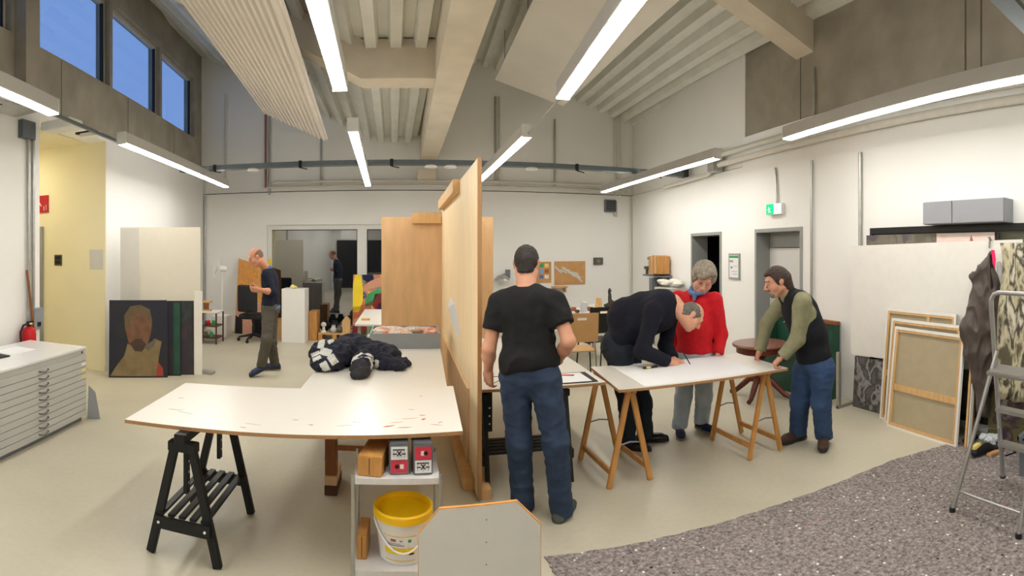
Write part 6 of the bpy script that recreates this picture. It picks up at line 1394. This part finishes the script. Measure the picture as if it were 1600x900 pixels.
# dark waxed jacket hung from a clamp on the white panel
mat('wax_cloth', srgb(84, 74, 68), .45, var=.25, scale=6, bump=.2, bscale=30); mat('wax_shade', srgb(38, 33, 31), .6, var=.2, scale=8)
def hung_jacket():
    t = thing('hung_jacket', 'dark brown waxed jacket hanging from the top of the white panel', 'jacket', J(1535, 560, 4.68)); sd = SDF(); R = 4.68
    c = lambda x, y, r, k=.05, rr=R: None
    vn = V3(math.sin(ray(1535)), math.cos(ray(1535)), 0)
    def c(x0, y0, x1, y1, r1, r2, k=.04, fs=.45): sd.cone(J(x0, y0, R), J(x1, y1, R), r1, r2, k, vn, fs)
    c(1550, 396, 1545, 430, .02, .055); c(1545, 430, 1538, 470, .06, .105); c(1538, 470, 1529, 515, .11, .135); c(1529, 515, 1530, 545, .135, .115); c(1530, 545, 1540, 590, .11, .07)
    c(1548, 440, 1556, 520, .045, .06); c(1556, 520, 1552, 585, .055, .045); c(1531, 575, 1533, 640, .05, .045)
    c(1544, 408, 1521, 432, .016, .014, .03, .6); c(1521, 433, 1530, 452, .013, .03, .03, .6)
    sdf_obj('cloth', sd, 'wax_cloth', t, .009, .022, 9, (1.3, 1.3, .55), seed=2)
    obj('painted_fold_shadow', MB().prism([J(1546, 396, R-.05), J(1551, 400, R-.03), J(1555, 470, R-.03), J(1549, 462, R-.06)], vn*.03), 'wax_shade', t, world=True)  # dark strip painted in for the shade inside the jacket fold
hung_jacket()
c = wq(.17, 1.0); c = J(1549, 379, math.hypot(c.x, c.y)-.0)
t = thing('spring_clamp', 'metal spring clamp on the upper edge of the white panel', 'clamp', c); obj('jaw', MB().bar(c+V3(-.03, 0, .03), c+V3(-.02, .01, -.05), .03, .008).bar(c+V3(.03, 0, .03), c+V3(.026, .01, -.03), .03, .008), 'galv', t, world=True); obj('grip', MB().bar(c+V3(-.01, 0, .0), c+V3(.05, 0, .06), .02, .01).bar(c+V3(.01, 0, 0), c+V3(-.05, 0, .05), .02, .01), 'galv', t, world=True)
one('pink_ribbon', MB().prism([J(1549, 390, 4.64), J(1554, 391, 4.64), J(1556, 405, 4.62), J(1555, 420, 4.61), J(1551, 412, 4.62)], (.01, .004, 0)), 'rag_pink', 'bright pink ribbon beside the hung jacket', 'ribbon')
sd = SDF(); vn = V3(math.sin(ray(1560)), math.cos(ray(1560)), 0); sd.cone(J(1561, 412, 4.70), J(1569, 470, 4.68), .02, .05, .03, vn, .5); sd.cone(J(1569, 470, 4.68), J(1574, 545, 4.66), .05, .05, .03, vn, .5)
tag(sdf_obj('plastic_bag', sd, 'clear_film', None, .01, .012, 10), 'limp clear plastic bag hanging beside the dark jacket', 'plastic bag')
# paint-splattered drop cloth at the picture edge
a = wall_right_pt(1578, 500, .55); t = thing('splattered_cloth', 'paint-splattered hanging cloth at the right picture edge', 'cloth', (a.x, 1.6, .4)); mb = MB(); vs = []; fs = []; nx, nz = 14, 18
for i in range(nx+1):
    for k in range(nz+1):
        y = 1.93-i*.055; z = 1.80-k*.075; w_ = .025*math.sin(i*1.7+.3*k)+.012*math.sin(i*3.1+k*.8); vs.append((RWX(y)-.30+w_-.05*k/nz, y-.02*math.sin(k*.5), z))
for i in range(nx):
    for k in range(nz): p_ = i*(nz+1)+k; fs.append((p_, p_+1, p_+nz+2, p_+nz+1))
o = obj('cloth_sheet', mb.add(vs, fs), 'splatter', t, world=True, smooth='all'); md = o.modifiers.new('thickness', 'SOLIDIFY'); md.thickness = .006
# ------------------------------------------------------------------ step ladder
t = thing('step_ladder', 'aluminium step ladder standing on the grey felt at right', 'ladder', (3.2, 1.45, 0))
Af, Bf, Cf, Df = G(1488, 801), V3(2.90, 1.22, 0), G(1567, 748), V3(3.50, 1.10, 0)
A1 = J(1558, 548, 3.62); B1 = A1+(Bf-Af)*.78; C1 = J(1549, 468, 3.55); 
Cm = Cf+(J(1552, 500, 3.60)-Cf); D1 = C1+(Df-Cf)*.78
obj('rear_leg', MB().tube([Af+V3(0, 0, .012), A1], .0155, 10), 'alu', t, world=True, smooth=True); obj('rear_leg', MB().tube([Bf+V3(0, 0, .012), B1], .0155, 10), 'alu', t, world=True, smooth=True)
obj('front_rail', MB().tube([Cf+V3(0, 0, .012), C1-V3(0, 0, .05), C1], .0175, 10), 'alu', t, world=True, smooth=True); obj('front_rail', MB().tube([Df+V3(0, 0, .012), D1-V3(0, 0, .05), D1], .0175, 10), 'alu', t, world=True, smooth=True)
obj('handle', MB().tube([C1, C1+V3(0, 0, .035)+(D1-C1)*.05, C1+V3(0, 0, .05)+(D1-C1)*.14, C1+V3(0, 0, .05)+(D1-C1)*.86, D1+V3(0, 0, .035)-(D1-C1)*.05, D1], .016, 10), 'alu', t, world=True, smooth=True)
for f_ in (Af, Bf, Cf, Df): obj('rubber_foot', MB().lathe([(.02, 0), (.022, .02), (.018, .035)], f_, 10), 'dark_rubber', t, world=True, smooth=True)
obj('brace', MB().tube([Af+(A1-Af)*.13, Bf+(B1-Bf)*.13], .008, 8), 'alu', t, world=True)
Ld = C1-Cf; Rd = D1-Df
for s in (.22, .42): 
    p_, q_ = Cf+Ld*s, Df+Rd*s; obj('step', MB().bar(p_-(C1-A1).normalized()*0, q_, .085, .028), 'alu', t, world=True, bevel=.004)
p_, q_ = Cf+Ld*.64, Df+Rd*.64; bk_ = nrm(V3(A1.x-Cf.x, A1.y-Cf.y, 0)); bk_ = nrm(V3(-.9, -.1, 0))
obj('platform', MB().prism([p_+V3(.05, 0, -.0), q_+V3(.05, 0, 0), q_+bk_*.2, p_+bk_*.2], (0, 0, .028)), 'alu', t, world=True, bevel=.006)
for r_, e_ in ((Cf+Ld*.30, Af+(A1-Af)*.52), (Df+Rd*.30, Bf+(B1-Bf)*.52)): obj('stay', MB().bar(r_, e_, .02, .004), 'alu', t, world=True)
# ------------------------------------------------------------------ felt on the floor, floor clutter
def felt(label, poly, z, group='felt lengths on the floor'):
    n = 40; P = [V3(x, y, z) for x, y in poly]; c = sum(P, V3())/4; t = thing('floor_felt', label, 'floor felt', c, 0, group); random.seed(len(label))
    def edge(a, b): return [a+(b-a)*(i/n)+V3(random.uniform(-.008, .008), random.uniform(-.008, .008), 0) for i in range(n)]
    ring = []
    for i in range(4): ring += edge(P[i], P[(i+1) % 4])
    obj('felt_sheet', MB().prism(ring, (0, 0, .006)), 'felt', t, world=True)
m1 = G(852, 872); e1 = G(1404, 717); e2 = G(1492, 693)
felt('wide grey fleck felt length across the foreground floor', [(m1.x, m1.y), (3.46, 2.585), (3.05, 1.42), (m1.x+.02, 2.05)], .0012)
felt('grey felt length under the step ladder by the canvases', [(3.44, 2.59), (4.12, 2.36), (4.30, .95), (3.03, 1.41)], .0016)
felt('nearest grey felt length at the bottom picture edge', [(m1.x+.02, 2.10), (3.05, 1.47), (4.3, .99), (3.2, -1.0)], .0008)
felt('grey felt piece nearest below the chamfered board side', [(m1.x+.02, 2.03), (3.24, -.95), (1.2, -1.2), (.85, .2)], .0005)
z = .009
def toolbit(name, lab, cat, mb, m): one(name, mb, m, lab, cat)
c = G(1533, 712); t = thing('power_tool', 'black and yellow power tool lying on the felt behind the ladder', 'power tool', (c.x, c.y, z))
sd = SDF(); o = V3(c.x, c.y, z+.04); sd.cone(o+V3(-.08, .02, 0), o+V3(.08, -.02, 0), .035, .04, .02); sd.cone(o+V3(.06, -.02, 0), o+V3(.14, -.10, -.01), .025, .022, .02); sdf_obj('body', sd, 'black_plastic', t, .006); obj('yellow_grip', MB().box(-.10, .03, .0, .06, .06, .09), 'warm_yellow', t, bevel=.01); obj('cord', MB().tube([(.14, -.1, .02), (.22, -.16, .008), (.16, -.25, .006), (.05, -.2, .006)], .006, 6), 'black_plastic', t, smooth=True)
c = G(1520, 703); one('wood_offcut', MB().bar((c.x-.05, c.y+.02, z+.012), (c.x+.07, c.y+.05, z+.012), .03, .022), 'pine', 'small pine offcut beside the power tool', 'offcut')
c = G(1545, 715); one('wood_offcut', MB().bar((c.x+.0, c.y, z+.012), (c.x+.16, c.y-.05, z+.012), .05, .02), 'cardboard', 'tan offcut right of the power tool', 'offcut')
sd = SDF(); c = G(1538, 706)+V3(.12, .02, z+.05); random.seed(9)
for i in range(9): sd.ell(c+V3(random.uniform(-.06, .06), random.uniform(-.06, .06), random.uniform(-.03, .05)), (random.uniform(.02, .05), random.uniform(.02, .05), random.uniform(.015, .035)), None, .02)
tag(sdf_obj('crumpled_film', sd, 'mesh_clear', None, .007, .01, 25), 'crumpled clear plastic film on the felt near the canvases', 'plastic film')
one('black_bundle', MB().box(G(1517, 700).x, G(1517, 700).x+.2, G(1517, 700).y+.02, G(1517, 700).y+.1, z, z+.06), 'ink', 'black bundle lying at the foot of the dark canvas', 'bundle', bevel=.02)
c = V3(3.70, 1.55, z); t = thing('grey_crate', 'grey plastic crate behind the step ladder at the picture edge', 'crate', c); 
obj('wall', MB().box(0, .40, -.58, 0, 0, .008).box(0, .008, -.58, 0, .008, .30).box(.392, .40, -.58, 0, .008, .30).box(.008, .392, -.008, 0, .008, .30).box(.008, .392, -.58, -.572, .008, .30), 'crate_grey', t); obj('rim', MB().box(-.012, 0, -.59, .012, .27, .305).box(-.012, .412, 0, .012, .27, .305), 'crate_grey', t)
for i in range(9): obj('slot', MB().box(-.0135, -.0125, -.05-i*.06, -.03-i*.06, .278, .296), 'ink', t)
